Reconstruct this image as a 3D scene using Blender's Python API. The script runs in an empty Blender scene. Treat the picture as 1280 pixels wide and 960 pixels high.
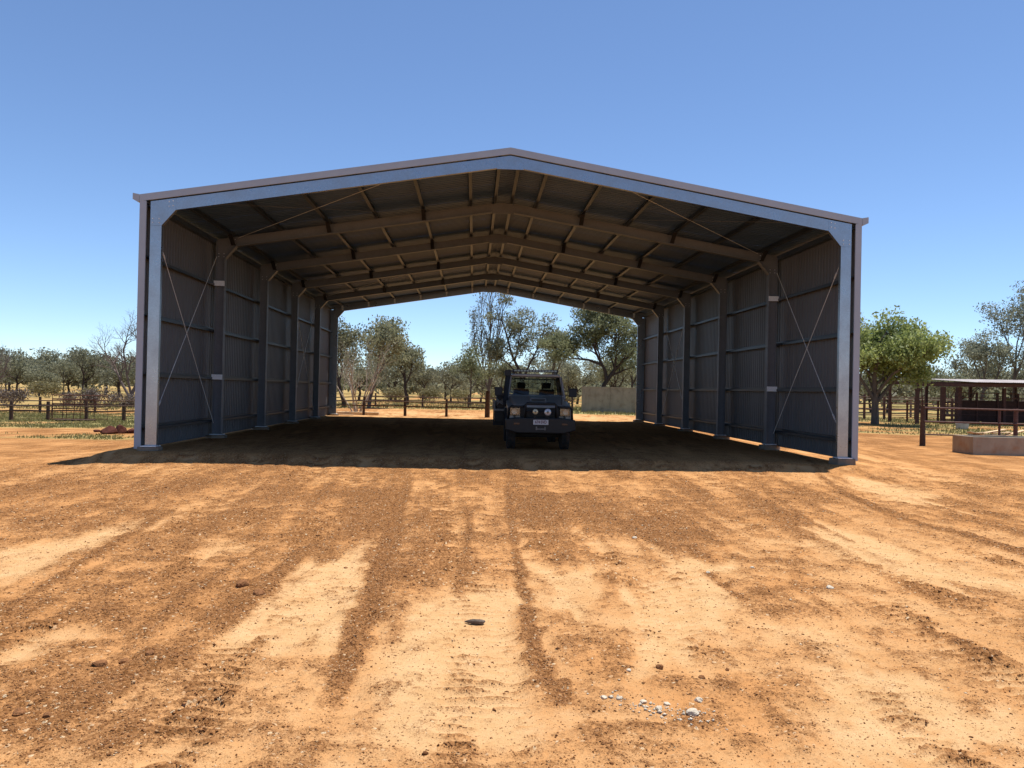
import bpy, bmesh, math, random
import numpy as np
from mathutils import Vector, Matrix

# ------------------------------------------------------------------ camera, light, exposure
SC = bpy.context.scene
COL = SC.collection
R = math.radians
cd = bpy.data.cameras.new('camera')
cam = bpy.data.objects.new('camera', cd)
COL.objects.link(cam)
cd.sensor_width = 36.0
cd.lens = 950.0 / 1280.0 * 36.0
cd.clip_start = 0.05
cd.clip_end = 5000
_f = Vector((0.04975097, 0.99873383, 0.00745491))
_r = Vector((0.99852874, -0.04989917, 0.02122337))
_u = _r.cross(_f)
cam.matrix_world = Matrix(((_r.x, _u.x, -_f.x, -0.8154), (_r.y, _u.y, -_f.y, -19.6259), (_r.z, _u.z, -_f.z, 1.6025), (0, 0, 0, 1)))
SC.camera = cam

SUN_DIR = Vector((0.215, 0.154, 1.0)).normalized()
SUN_EL = math.asin(SUN_DIR.z)
SUN_AZ = math.atan2(SUN_DIR.x, SUN_DIR.y)
w = bpy.data.worlds.new('World')
SC.world = w
w.use_nodes = True
nt = w.node_tree
bg = nt.nodes['Background']
sky = nt.nodes.new('ShaderNodeTexSky')
sky.sky_type = 'NISHITA'
sky.sun_disc = False
sky.sun_elevation = SUN_EL
sky.sun_rotation = SUN_AZ
sky.altitude = 2600
sky.air_density = 1.0
sky.dust_density = 0.3
sky.ozone_density = 5.0
nt.links.new(sky.outputs['Color'], bg.inputs['Color'])
bg.inputs['Strength'].default_value = 0.112
sd = bpy.data.lights.new('sun', 'SUN')
sd.energy = 4.6
sd.angle = R(0.5)
sd.color = (1.0, 0.95, 0.86)
sun = bpy.data.objects.new('sun', sd)
COL.objects.link(sun)
sun.rotation_euler = SUN_DIR.to_track_quat('Z', 'Y').to_euler()
SC.view_settings.view_transform = 'Standard'
SC.view_settings.look = 'None'
SC.view_settings.exposure = 0.66
SC.view_settings.gamma = 1.0
SC.view_settings.use_curve_mapping = False
SC.cycles.max_bounces = 8
SC.cycles.diffuse_bounces = 4
SC.cycles.transparent_max_bounces = 12

# ------------------------------------------------------------------ helpers
def lin(c):
    return tuple(((v / 12.92) if v <= 0.04045 else ((v + 0.055) / 1.055) ** 2.4) for v in c)

def link_obj(name, me, mat=None, parent=None):
    o = bpy.data.objects.new(name, me)
    COL.objects.link(o)
    if mat is not None and me is not None and len(me.materials) == 0:
        me.materials.append(mat)
    if parent is not None:
        o.parent = parent
    return o

def tag(o, label=None, cat=None, group=None, kind=None):
    if label: o['label'] = label
    if cat: o['category'] = cat
    if group: o['group'] = group
    if kind: o['kind'] = kind
    return o

def thing(name, label, cat, loc=(0, 0, 0), rz=0.0, group=None):
    o = bpy.data.objects.new(name, None)
    COL.objects.link(o)
    o.empty_display_size = 0.2
    o.location = loc
    o.rotation_euler = (0, 0, rz)
    return tag(o, label, cat, group)

def copy_tree(o, parent=None):
    c = o.copy()
    COL.objects.link(c)
    c.parent = parent
    for ch in list(o.children):
        copy_tree(ch, c)
    return c

def fast_mesh(name, V, F, k, smooth=False):
    """V (n,3), F (m,k) -> mesh, quick"""
    V = np.ascontiguousarray(V, dtype=np.float32)
    F = np.ascontiguousarray(F, dtype=np.int32)
    me = bpy.data.meshes.new(name)
    me.vertices.add(len(V))
    me.vertices.foreach_set('co', V.ravel())
    me.loops.add(F.size)
    me.loops.foreach_set('vertex_index', F.ravel())
    me.polygons.add(len(F))
    me.polygons.foreach_set('loop_start', np.arange(0, F.size, k, dtype=np.int32))
    me.polygons.foreach_set('loop_total', np.full(len(F), k, dtype=np.int32))
    if smooth:
        me.polygons.foreach_set('use_smooth', np.ones(len(F), dtype=bool))
    me.update(calc_edges=True)
    return me

class MB:
    """collects simple solids; build() links them as ONE mesh object"""
    def __init__(s):
        s.v = []; s.f = []
    def add(s, vs, fs):
        n = len(s.v)
        s.v.extend([tuple(p) for p in vs])
        s.f.extend([tuple(i + n for i in f) for f in fs])
        return s
    def box(s, x0, x1, y0, y1, z0, z1):
        return s.hexa([(x0, y0, z0), (x1, y0, z0), (x1, y1, z0), (x0, y1, z0), (x0, y0, z1), (x1, y0, z1), (x1, y1, z1), (x0, y1, z1)])
    def hexa(s, p):
        return s.add(p, [(3, 2, 1, 0), (4, 5, 6, 7), (0, 1, 5, 4), (1, 2, 6, 5), (2, 3, 7, 6), (3, 0, 4, 7)])
    def bar(s, a, b, wx, wy, up=(0, 0, 1)):
        """rectangular bar from a to b; wx across, wy along 'up'"""
        a = Vector(a); b = Vector(b); d = (b - a).normalized(); up = Vector(up)
        sx = d.cross(up)
        if sx.length < 1e-4: sx = d.cross(Vector((1, 0, 0)))
        sx.normalize(); sy = sx.cross(d).normalized()
        P = []
        for c in (a, b):
            for (i, j) in ((-1, -1), (1, -1), (1, 1), (-1, 1)):
                P.append(c + sx * (i * wx / 2) + sy * (j * wy / 2))
        return s.add(P, [(3, 2, 1, 0), (4, 5, 6, 7), (0, 1, 5, 4), (1, 2, 6, 5), (2, 3, 7, 6), (3, 0, 4, 7)])
    def tube(s, pts, rad, n=6, caps=True):
        pts = [Vector(p) for p in pts]
        if not hasattr(rad, '__len__'): rad = [rad] * len(pts)
        rings = []; m = len(s.v); fs = []; ref = None
        for i, p in enumerate(pts):
            d = (pts[min(i + 1, len(pts) - 1)] - pts[max(i - 1, 0)])
            if d.length < 1e-6: d = Vector((0, 0, 1))
            d.normalize()
            if ref is None:
                ref = Vector((1, 0, 0)) if abs(d.x) < 0.8 else Vector((0, 1, 0))
            sx = (ref - d * ref.dot(d)).normalized(); sy = d.cross(sx); ref = sx
            for k in range(n):
                t = 2 * math.pi * k / n
                s.v.append(tuple(p + (sx * math.cos(t) + sy * math.sin(t)) * rad[i]))
        for i in range(len(pts) - 1):
            for k in range(n):
                a = m + i * n + k; b = m + i * n + (k + 1) % n
                fs.append((a, b, b + n, a + n))
        if caps:
            fs.append(tuple(m + k for k in reversed(range(n))))
            e = m + (len(pts) - 1) * n
            fs.append(tuple(e + k for k in range(n)))
        s.f.extend(fs)
        return s
    def prism(s, poly, axis, a, b):
        """poly: 2D ccw list; axis 'y': (x,z) extruded y from a to b; 'x': (y,z); 'z': (x,y)"""
        def P(p, t):
            return (p[0], t, p[1]) if axis == 'y' else ((t, p[0], p[1]) if axis == 'x' else (p[0], p[1], t))
        n = len(poly)
        vs = [P(p, a) for p in poly] + [P(p, b) for p in poly]
        fs = [tuple(range(n)), tuple(range(2 * n - 1, n - 1, -1))]
        for i in range(n):
            j = (i + 1) % n
            fs.append((i, i + n, j + n, j))
        return s.add(vs, fs)
    def lathe(s, prof, n=16, c=(0, 0, 0), axis='y'):
        """prof: list of (r, t) along axis"""
        m = len(s.v)
        for (r, t) in prof:
            for k in range(n):
                a = 2 * math.pi * k / n
                q = {'y': (r * math.cos(a), t, r * math.sin(a)), 'x': (t, r * math.cos(a), r * math.sin(a)), 'z': (r * math.cos(a), r * math.sin(a), t)}[axis]
                s.v.append((c[0] + q[0], c[1] + q[1], c[2] + q[2]))
        for i in range(len(prof) - 1):
            for k in range(n):
                a = m + i * n + k; b = m + i * n + (k + 1) % n
                s.f.append((a, b, b + n, a + n))
        s.f.append(tuple(m + k for k in reversed(range(n))))
        e = m + (len(prof) - 1) * n
        s.f.append(tuple(e + k for k in range(n)))
        return s
    def mesh(s, name, mat=None, smooth=False, bevel=0.0, seg=2, recalc=True):
        me = bpy.data.meshes.new(name)
        me.from_pydata(s.v, [], s.f)
        bm = bmesh.new(); bm.from_mesh(me)
        if recalc: bmesh.ops.recalc_face_normals(bm, faces=bm.faces)
        if bevel > 0:
            es = [e for e in bm.edges if len(e.link_faces) == 2 and e.calc_face_angle(0) > 0.5]
            bmesh.ops.bevel(bm, geom=es, offset=bevel, segments=seg, affect='EDGES', profile=0.6, clamp_overlap=True)
        bm.to_mesh(me); bm.free()
        if smooth:
            for p in me.polygons: p.use_smooth = True
        if mat: me.materials.append(mat)
        return me
    def build(s, name, mat, parent=None, **kw):
        return link_obj(name, s.mesh(name, mat, **kw), None, parent)

# ------------------------------------------------------------------ numpy noise
def vnoise(x, y, seed=0):
    xi = np.floor(x).astype(np.int64); yi = np.floor(y).astype(np.int64)
    xf = x - xi; yf = y - yi
    def h(a, b):
        n = (a * 374761393 + b * 668265263 + seed * 974634541) & 0xFFFFFFFF
        n = ((n ^ (n >> 13)) * 1274126177) & 0xFFFFFFFF
        n = n ^ (n >> 16)
        return (n & 0xFFFF) / 65535.0
    u = xf * xf * (3 - 2 * xf); v = yf * yf * (3 - 2 * yf)
    return (h(xi, yi) * (1 - u) + h(xi + 1, yi) * u) * (1 - v) + (h(xi, yi + 1) * (1 - u) + h(xi + 1, yi + 1) * u) * v

def fbm(x, y, seed=0, octv=4):
    s = 0; a = 0.5; t = 0
    for i in range(octv):
        s = s + a * vnoise(x * 2 ** i + 17.3 * i, y * 2 ** i - 9.1 * i, seed + i * 31)
        t += a; a *= 0.5
    return s / t

def sstep(a, b, x):
    t = np.clip((x - a) / (b - a), 0, 1)
    return t * t * (3 - 2 * t)

# ------------------------------------------------------------------ materials
def mat_base(name):
    m = bpy.data.materials.new(name)
    m.use_nodes = True
    return m, m.node_tree, m.node_tree.nodes['Principled BSDF']

def N(nt, t, **kw):
    n = nt.nodes.new(t)
    for k, v in kw.items():
        if k.startswith('i_'):
            n.inputs[k[2:].replace('_', ' ')].default_value = v
        else:
            setattr(n, k, v)
    return n

def mixc(nt, fac, a, b, blend='MIX'):
    n = nt.nodes.new('ShaderNodeMix'); n.data_type = 'RGBA'; n.blend_type = blend
    for s, v in ((0, fac), (6, a), (7, b)):
        if isinstance(v, (int, float)): n.inputs[s].default_value = v
        elif isinstance(v, tuple): n.inputs[s].default_value = (*v[:3], 1)
        else: nt.links.new(v, n.inputs[s])
    return n.outputs[2]

def ramp(nt, fac, stops):
    n = nt.nodes.new('ShaderNodeValToRGB')
    e = n.color_ramp.elements
    while len(e) < len(stops): e.new(0.5)
    for i, (p, c) in enumerate(stops):
        e[i].position = p
        e[i].color = (c, c, c, 1) if isinstance(c, (int, float)) else (*c, 1)
    nt.links.new(fac, n.inputs[0])
    return n.outputs[0]

def noise(nt, scale, detail=4, rough=0.55, vec=None, dist=0.0):
    n = N(nt, 'ShaderNodeTexNoise')
    n.inputs['Scale'].default_value = scale; n.inputs['Detail'].default_value = detail
    n.inputs['Roughness'].default_value = rough; n.inputs['Distortion'].default_value = dist
    if vec is not None: nt.links.new(vec, n.inputs['Vector'])
    return n.outputs['Fac']

def simple(name, color, rough=0.7, metal=0.0, var=0.25, scale=6.0, bump=0.0, bscale=40.0, spec=0.4, stretch=None, dirt=None, piece=0.0):
    """principled with procedural mottling, optional grain bump and dirt patches"""
    m, nt, b = mat_base(name)
    tc = N(nt, 'ShaderNodeTexCoord')
    vec = tc.outputs['Object']
    if stretch:
        mp = N(nt, 'ShaderNodeMapping'); mp.inputs['Scale'].default_value = stretch
        nt.links.new(vec, mp.inputs['Vector']); vec = mp.outputs['Vector']
    f = noise(nt, scale, 5, 0.6, vec)
    dk = tuple(c * (1 - var) for c in color); lt = tuple(min(1, c * (1 + var)) for c in color)
    c = mixc(nt, ramp(nt, f, [(0.3, 0.0), (0.7, 1.0)]), dk, lt)
    if dirt:
        f2 = noise(nt, dirt[1], 5, 0.65, tc.outputs['Object'])
        c = mixc(nt, ramp(nt, f2, [(dirt[2], 0.0), (dirt[2] + 0.2, dirt[3])]), c, dirt[0])
    if piece:                                                     # each sheet its own slight tone
        oi = N(nt, 'ShaderNodeObjectInfo'); hs = N(nt, 'ShaderNodeHueSaturation'); mr = N(nt, 'ShaderNodeMapRange')
        mr.inputs['To Min'].default_value = 1 - piece; mr.inputs['To Max'].default_value = 1 + piece
        nt.links.new(oi.outputs['Random'], mr.inputs['Value']); nt.links.new(mr.outputs['Result'], hs.inputs['Value']); nt.links.new(c, hs.inputs['Color']); c = hs.outputs['Color']
    nt.links.new(c, b.inputs['Base Color'])
    b.inputs['Roughness'].default_value = rough
    b.inputs['Metallic'].default_value = metal
    b.inputs['Specular IOR Level'].default_value = spec
    if bump > 0:
        bn = N(nt, 'ShaderNodeBump'); bn.inputs['Strength'].default_value = bump; bn.inputs['Distance'].default_value = 0.02
        nt.links.new(noise(nt, bscale, 4, 0.6, vec), bn.inputs['Height'])
        nt.links.new(bn.outputs['Normal'], b.inputs['Normal'])
    return m

def leaf_mat(name, c1, c2, trans=0.25):
    m, nt, b = mat_base(name)
    g = N(nt, 'ShaderNodeNewGeometry')
    tc = N(nt, 'ShaderNodeTexCoord')
    f = noise(nt, 0.9, 3, 0.5, tc.outputs['Object'])
    oi = N(nt, 'ShaderNodeObjectInfo')
    c = mixc(nt, g.outputs['Random Per Island'], c1, c2)
    c = mixc(nt, ramp(nt, f, [(0.35, 0.0), (0.65, 0.45)]), c, tuple(v * 0.72 for v in c1))
    hs = N(nt, 'ShaderNodeHueSaturation')
    mr = N(nt, 'ShaderNodeMapRange'); mr.inputs['To Min'].default_value = 0.82; mr.inputs['To Max'].default_value = 1.18
    nt.links.new(oi.outputs['Random'], mr.inputs['Value']); nt.links.new(mr.outputs['Result'], hs.inputs['Value'])
    nt.links.new(c, hs.inputs['Color']); c = hs.outputs['Color']
    nt.links.new(c, b.inputs['Base Color'])
    b.inputs['Roughness'].default_value = 0.55
    b.inputs['Specular IOR Level'].default_value = 0.35
    tr = N(nt, 'ShaderNodeBsdfTranslucent'); nt.links.new(c, tr.inputs['Color'])
    mx = N(nt, 'ShaderNodeMixShader'); mx.inputs[0].default_value = trans
    nt.links.new(b.outputs[0], mx.inputs[1]); nt.links.new(tr.outputs[0], mx.inputs[2])
    nt.links.new(mx.outputs[0], nt.nodes['Material Output'].inputs['Surface'])
    return m

def galv(name, base, rough=0.42, metal=0.75):
    m, nt, b = mat_base(name)
    tc = N(nt, 'ShaderNodeTexCoord')
    v = N(nt, 'ShaderNodeTexVoronoi'); v.inputs['Scale'].default_value = 38
    nt.links.new(tc.outputs['Object'], v.inputs['Vector'])
    f = noise(nt, 2.2, 5, 0.6, tc.outputs['Object'])
    c = mixc(nt, ramp(nt, v.outputs['Color'], [(0.1, 0.0), (0.9, 1.0)]), tuple(x * 0.92 for x in base), tuple(min(1, x * 1.07) for x in base))
    c = mixc(nt, ramp(nt, f, [(0.45, 0.0), (0.75, 0.45)]), c, tuple(x * 0.7 for x in base))
    nt.links.new(c, b.inputs['Base Color'])
    rr = N(nt, 'ShaderNodeMapRange'); rr.inputs['To Min'].default_value = rough - 0.08; rr.inputs['To Max'].default_value = rough + 0.12
    nt.links.new(f, rr.inputs['Value']); nt.links.new(rr.outputs['Result'], b.inputs['Roughness'])
    b.inputs['Metallic'].default_value = metal
    return m

def glass(name, tint=(0.75, 0.8, 0.8), rough=0.02):
    m, nt, b = mat_base(name)
    b.inputs['Base Color'].default_value = (0.02, 0.022, 0.024, 1)
    b.inputs['Roughness'].default_value = rough
    t = N(nt, 'ShaderNodeBsdfTransparent'); t.inputs['Color'].default_value = (*tint, 1)
    g = N(nt, 'ShaderNodeBsdfGlossy'); g.inputs['Roughness'].default_value = rough
    fr = N(nt, 'ShaderNodeFresnel'); fr.inputs['IOR'].default_value = 1.45
    mx = N(nt, 'ShaderNodeMixShader')
    nt.links.new(fr.outputs[0], mx.inputs[0]); nt.links.new(t.outputs[0], mx.inputs[1]); nt.links.new(g.outputs[0], mx.inputs[2])
    nt.links.new(mx.outputs[0], nt.nodes['Material Output'].inputs['Surface'])
    return m

M = {}
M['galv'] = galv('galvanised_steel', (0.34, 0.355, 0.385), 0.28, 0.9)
M['galv_in'] = galv('shade_toned_frame_steel', (0.165, 0.168, 0.180), 0.5, 0.3)  # same galvanised steel, interior shade put into a darker colour
M['fly'] = simple('shade_toned_brace_steel', (0.03, 0.027, 0.026), 0.6, 0.2, 0.2, 8)  # shade on the downward faces of the braces put into the colour
M['girt'] = simple('shadow_toned_girt_steel', (0.028, 0.034, 0.043), 0.4, 0.3, 0.15, 4)  # shadow along the girts put into the colour; purlins share it
M['galv_plate'] = galv('galvanised_plate', (0.80, 0.82, 0.84), 0.5, 0.2)
M['purlin'] = galv('purlin_steel', (0.075, 0.10, 0.14), 0.4, 0.5)
M['rod'] = galv('brace_rod_steel', (0.78, 0.78, 0.76), 0.4, 0.2)
M['flashing'] = simple('painted_flashing', (0.315, 0.350, 0.400), 0.5, 0.0, 0.06, 1.5, 0, 40, 0.4, dirt=((0.36, 0.33, 0.31), 1.7, 0.62, 0.3))
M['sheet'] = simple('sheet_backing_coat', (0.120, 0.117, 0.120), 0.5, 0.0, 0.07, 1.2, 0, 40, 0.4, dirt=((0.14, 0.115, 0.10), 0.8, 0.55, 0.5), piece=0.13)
M['roof_under'] = simple('counter_tinted_sheet_underside', (0.042, 0.085, 0.170), 0.5, 0.0, 0.07, 1.2, 0, 40, 0.4, dirt=((0.05, 0.088, 0.155), 0.8, 0.58, 0.3), piece=0.10)  # plain grey sheet, tinted blue to cancel the orange light off the ground
M['concrete'] = simple('concrete', (0.20, 0.16, 0.12), 0.9, 0, 0.2, 4, 0.5, 25, 0.3, dirt=((0.26, 0.15, 0.08), 3, 0.5, 0.6))
M['trough'] = simple('trough_concrete', (0.33, 0.27, 0.20), 0.92, 0, 0.14, 2.5, 0.4, 30, 0.2, stretch=(1, 1, 0.5), dirt=((0.30, 0.15, 0.07), 2.2, 0.5, 0.6))
M['wall'] = simple('stained_concrete', (0.27, 0.235, 0.175), 0.92, 0, 0.14, 1.6, 0.5, 12, 0.2, stretch=(1.4, 1.4, 0.6), dirt=((0.16, 0.125, 0.08), 1.9, 0.5, 0.7))
M['rail'] = simple('weathered_rail_timber', (0.085, 0.055, 0.042), 0.9, 0, 0.35, 9, 0.6, 30, 0.2, stretch=(1, 1, 1))
M['pale_rail'] = simple('bleached_rail_timber', (0.20, 0.155, 0.12), 0.9, 0, 0.3, 9, 0.6, 30, 0.2)
M['rust'] = simple('rusty_pipe', (0.115, 0.045, 0.03), 0.8, 0.2, 0.4, 14, 0.3, 60, 0.3)
M['rust_rail'] = simple('oxide_red_steel', (0.115, 0.060, 0.048), 0.75, 0.1, 0.3, 8, 0.2, 60, 0.3)
M['dark_panel'] = simple('dark_oxide_panel', (0.040, 0.018, 0.014), 0.75, 0.1, 0.35, 3, 0.2, 30, 0.3)
M['roofing'] = simple('weathered_roof_iron', (0.34, 0.31, 0.30), 0.6, 0.2, 0.25, 2, 0.2, 20, 0.4, dirt=((0.13, 0.06, 0.045), 0.6, 0.5, 0.8))
M['beam'] = simple('old_shelter_steel', (0.07, 0.035, 0.03), 0.8, 0.1, 0.3, 6, 0.2, 40, 0.3)
M['plank'] = simple('fresh_cut_plank', (0.62, 0.45, 0.27), 0.8, 0, 0.2, 10, 0.3, 40, 0.3)
M['tub'] = simple('galvanised_tub', (0.34, 0.34, 0.33), 0.6, 0.3, 0.2, 6)
M['red_rock'] = simple('red_rock', (0.075, 0.024, 0.017), 0.95, 0, 0.4, 5, 0.8, 14, 0.2)
M['white_rock'] = simple('pale_quartz_rock', (0.52, 0.45, 0.35), 0.9, 0, 0.3, 14, 0.7, 50, 0.3, dirt=((0.45, 0.24, 0.11), 20, 0.55, 0.8))
M['clod'] = simple('red_earth_clod', (0.23, 0.105, 0.045), 0.95, 0, 0.35, 20, 0.9, 60, 0.1)
M['bark'] = simple('grey_bark', (0.12, 0.095, 0.075), 0.95, 0, 0.4, 5, 0.8, 14, 0.1, stretch=(2, 2, 0.4))
M['dark_bark'] = simple('dark_bark', (0.06, 0.045, 0.036), 0.95, 0, 0.4, 5, 0.8, 14, 0.1, stretch=(2, 2, 0.4))
M['pale_bark'] = simple('bleached_bark', (0.38, 0.32, 0.26), 0.95, 0, 0.3, 5, 0.5, 14, 0.1, stretch=(2, 2, 0.4))
M['twig'] = simple('bare_twig_bark', (0.15, 0.12, 0.11), 0.95, 0, 0.3, 5, 0.3, 14, 0.1)
M['leaf_euc'] = leaf_mat('eucalypt_leaf', (0.150, 0.158, 0.088), (0.281, 0.281, 0.175), 0.5)
M['leaf_euc2'] = leaf_mat('grey_green_leaf', (0.149, 0.163, 0.113), (0.276, 0.285, 0.213), 0.5)
M['leaf_spread'] = leaf_mat('olive_leaf', (0.169, 0.189, 0.094), (0.312, 0.332, 0.182), 0.5)
M['leaf_green'] = leaf_mat('bright_leaf', (0.175, 0.215, 0.060), (0.33, 0.37, 0.14), 0.45)
M['leaf_back'] = leaf_mat('woodland_leaf', (0.163, 0.169, 0.107), (0.280, 0.280, 0.189), 0.5)
M['leaf_yellow'] = leaf_mat('dry_yellow_leaf', (0.17, 0.15, 0.06), (0.30, 0.26, 0.13), 0.3)
M['leaf_scrub'] = leaf_mat('scrub_leaf', (0.111, 0.085, 0.072), (0.182, 0.143, 0.111), 0.15)
M['grass'] = leaf_mat('dry_grass_blade', (0.14, 0.145, 0.045), (0.30, 0.25, 0.11), 0.3)

# ------------------------------------------------------------------ terrain
# gravel (+) and bare pale dust (-) patches of the yard, in metres
BLOBS=[
(-1, [(-4.84, -13.2), (-5.66, -11.9), (-5.32, -11.26), (-5.1, -9.35), (-4.9, -10.34), (-4.56, -12.4), (-4.71, -13.1)]) ,
(-1, [(-4.02, -14.49), (-3.69, -14.27), (-3.25, -14.45), (-3.1, -14.84), (-3.22, -15.13), (-3.46, -15.37)]) ,
(-0.7, [(-4.38, -10.69), (-3.54, -9.83), (-3.06, -11.22), (-3.43, -11.84), (-4.01, -11.35)]) ,
(-1.1, [(-2.57, -14.47), (-2.51, -13.9), (-2.2, -12.49), (-1.86, -10.35), (-1.69, -12.68), (-1.68, -13.92), (-1.67, -14.65), (-2.1, -14.75), (-2.43, -14.81)]) ,
(-0.6, [(-6.16, -7.21), (-6.13, -6.01), (-5.57, -7.59), (-5.55, -8.74)]) ,
(-1, [(-1.38, -14.85), (-1.23, -13.62), (-0.72, -12.84), (-0.44, -12.83), (-0.46, -14.09), (-0.43, -15.21), (-0.41, -16.07), (-1.19, -16.06)]) ,
(-1.2, [(-0.25, -12.25), (0.41, -12.03), (0.42, -13.26), (-0.02, -13.99), (-0.34, -13.94)]) ,
(-1.2, [(0.94, -12.59), (1.44, -12.19), (1.55, -12.85), (1.52, -13.35), (1.05, -14.06), (0.59, -14.63), (0.17, -15.1), (0.53, -13.69)]) ,
(-1.1, [(1.16, -11.3), (1.86, -11.58), (1.71, -12.18), (1.18, -12.19)]) ,
(0.9, [(-0.08, -5.77), (1.64, -6.01), (2.51, -8.08), (2.31, -10.5), (1.62, -11.28), (1.0, -10.67), (-0.15, -9.31)]) ,
(-1.1, [(8.34, -1.96), (8.77, -3.18), (8.43, -5.52), (6.97, -7.56), (6.88, -5.35)]) ,
(-1, [(4.32, -8.31), (4.22, -10.5), (4.22, -12.28), (4.36, -12.85), (3.96, -13.29), (3.26, -12.52), (3.23, -10.45), (3.67, -9.04)]) ,
(0.8, [(1.69, -12.77), (2.35, -12.64), (2.56, -13.39), (2.07, -13.82), (1.63, -13.5)]) ,
(0.7, [(3.18, -12.67), (3.72, -12.79), (3.14, -13.47), (2.87, -13.34)]) ,
(-1.2, [(1.41, -14.86), (1.99, -14.94), (1.87, -15.63), (2.24, -15.7), (1.94, -16.09), (0.92, -16.08)]) ,
(0.5, [(0.24, -15.0), (0.96, -15.21), (0.91, -15.85), (0.61, -16.08), (0.36, -15.76)]) ,
(0.6, [(-0.19, -9.89), (0.75, -11.04), (0.31, -11.9), (-0.15, -11.48)]) ,
(0.45, [(-4.94, -13.04), (-4.75, -10.02), (-4.19, -4.83), (-2.23, -4.58), (-1.94, -9.72), (-2.38, -11.58), (-2.61, -13.55), (-2.79, -14.86), (-2.77, -15.94), (-3.03, -16.05)]) ,
(0.35, [(-9.69, -5.53), (-7.75, -3.16), (-5.21, -4.96), (-5.26, -9.05), (-5.39, -11.14), (-5.77, -11.73)]) ,
(-0.9, [(-2.76, -12.34), (-1.86, -11.74), (-1.73, -12.94), (-2.12, -13.54)]) ,
(-0.8, [(1.53, -14.06), (2.0, -14.55), (1.58, -14.84), (1.21, -14.55)]) ,
(-0.8, [(2.54, -14.83), (2.76, -14.96), (2.41, -15.43), (2.27, -14.83)]) ,
(0.6, [(7.36, -6.83), (8.35, -7.6), (6.32, -10.29), (6.19, -8.86)]) ,
(0.5, [(4.44, -3.73), (7.03, -3.4), (5.14, -7.87), (3.51, -8.72)]) ,
(0.6, [(-0.07, -12.76), (0.72, -12.46), (0.58, -13.48), (-0.01, -13.9)]) ,
(0.5, [(-0.1, -14.57), (0.44, -14.07), (0.2, -14.97), (-0.12, -15.1)]) ,
(0.5, [(-1.56, -11.54), (-0.21, -8.3), (-0.37, -12.19), (-1.0, -12.92), (-1.52, -13.3)]) ,
]
STROKES=[
(1.1, [(-2.16, -3.13), (-2.0, -7.25), (-1.75, -10.49), (-1.64, -12.76), (-1.59, -13.92), (-1.57, -14.85), (-1.54, -15.47)], [0.13, 0.15, 0.15, 0.14, 0.15, 0.15, 0.11]) ,
(1.2, [(-0.12, -4.31), (-0.21, -8.3), (-0.33, -11.49), (-0.38, -12.91), (-0.37, -13.94), (-0.35, -14.85), (-0.28, -15.48)], [0.08, 0.08, 0.07, 0.07, 0.08, 0.09, 0.09]) ,
(0.9, [(6.56, -5.03), (5.73, -8.42), (5.69, -9.8), (5.45, -11.43)], [0.14, 0.18, 0.18, 0.17]) ,
(0.9, [(2.58, -14.04), (2.62, -14.46), (2.64, -14.76), (2.64, -15.15)], [0.07, 0.12, 0.12, 0.13]) ,
(0.9, [(1.47, -12.28), (1.48, -12.85), (1.49, -13.35)], [0.05, 0.08, 0.07]) ,
(1.0, [(-2.37, -10.76), (-2.55, -11.59), (-2.55, -13.75), (-2.65, -14.98), (-2.79, -15.61)], [0.07, 0.1, 0.18, 0.19, 0.16]) ,
(1.1, [(-5.02, -8.7), (-4.91, -9.75), (-4.49, -12.25), (-4.15, -14.02)], [0.06, 0.08, 0.09, 0.09]) ,
(0.7, [(4.99, -4.97), (4.33, -7.93), (3.85, -10.42)], [0.08, 0.09, 0.08]) ,
(0.8, [(1.25, -8.18), (1.28, -9.79), (1.4, -11.0)], [0.08, 0.08, 0.08]) ,
(0.8, [(9.08, 2.93), (6.56, -5.03)], [0.14, 0.12]) ,
(0.7, [(-3.06, -11.22), (-3.07, -12.72), (-3.07, -13.95)], [0.04, 0.06, 0.05]) ,
(0.8, [(-0.81, -8.35), (-0.88, -11.51), (-0.95, -13.29)], [0.06, 0.05, 0.05]) ,
]

def ground_z(X, Y):
    X = np.asarray(X, dtype=float); Y = np.asarray(Y, dtype=float)
    dx = np.maximum(np.abs(X) - 9.7, 0); dy = np.maximum(np.maximum(-0.25 - Y, Y - 27.0), 0)
    d = np.sqrt(dx * dx + dy * dy)
    front = -0.36 + 0.27 * sstep(-3.0, -15.5, Y)
    left = -0.42 - 0.014 * np.clip(-X - 11, 0, 20)
    right = -0.29 - 0.006 * np.clip(X - 10, 0, 15)
    side = np.where(X < 0, left, right)
    ws = sstep(7.0, 10.5, np.abs(X)) * sstep(-12, -2, Y)
    zo = front * (1 - ws) + side * ws
    rear = -0.15
    wr = sstep(24, 34, Y) * (1 - sstep(9, 16, np.abs(X)))
    zo = zo * (1 - wr) + rear * wr
    far = sstep(60, 140, Y)
    zo = zo * (1 - far) - 0.5 * far
    pad = -0.125 - 0.075 * sstep(6.5, 9.3, X) * (1 - sstep(2, 20, Y)) + 0.02 * (fbm(X * 0.8, Y * 0.5, 5, 3) - 0.5)
    t = sstep(0.0, 1.15, d)
    return pad * (1 - t) + zo * t

def gz(x, y):
    return float(ground_z(np.array([x]), np.array([y]))[0])

def seg_dist(X, Y, a, b):
    vx, vy = b[0] - a[0], b[1] - a[1]
    t = np.clip(((X - a[0]) * vx + (Y - a[1]) * vy) / (vx * vx + vy * vy + 1e-9), 0, 1)
    return np.hypot(X - a[0] - t * vx, Y - a[1] - t * vy), t

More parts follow.
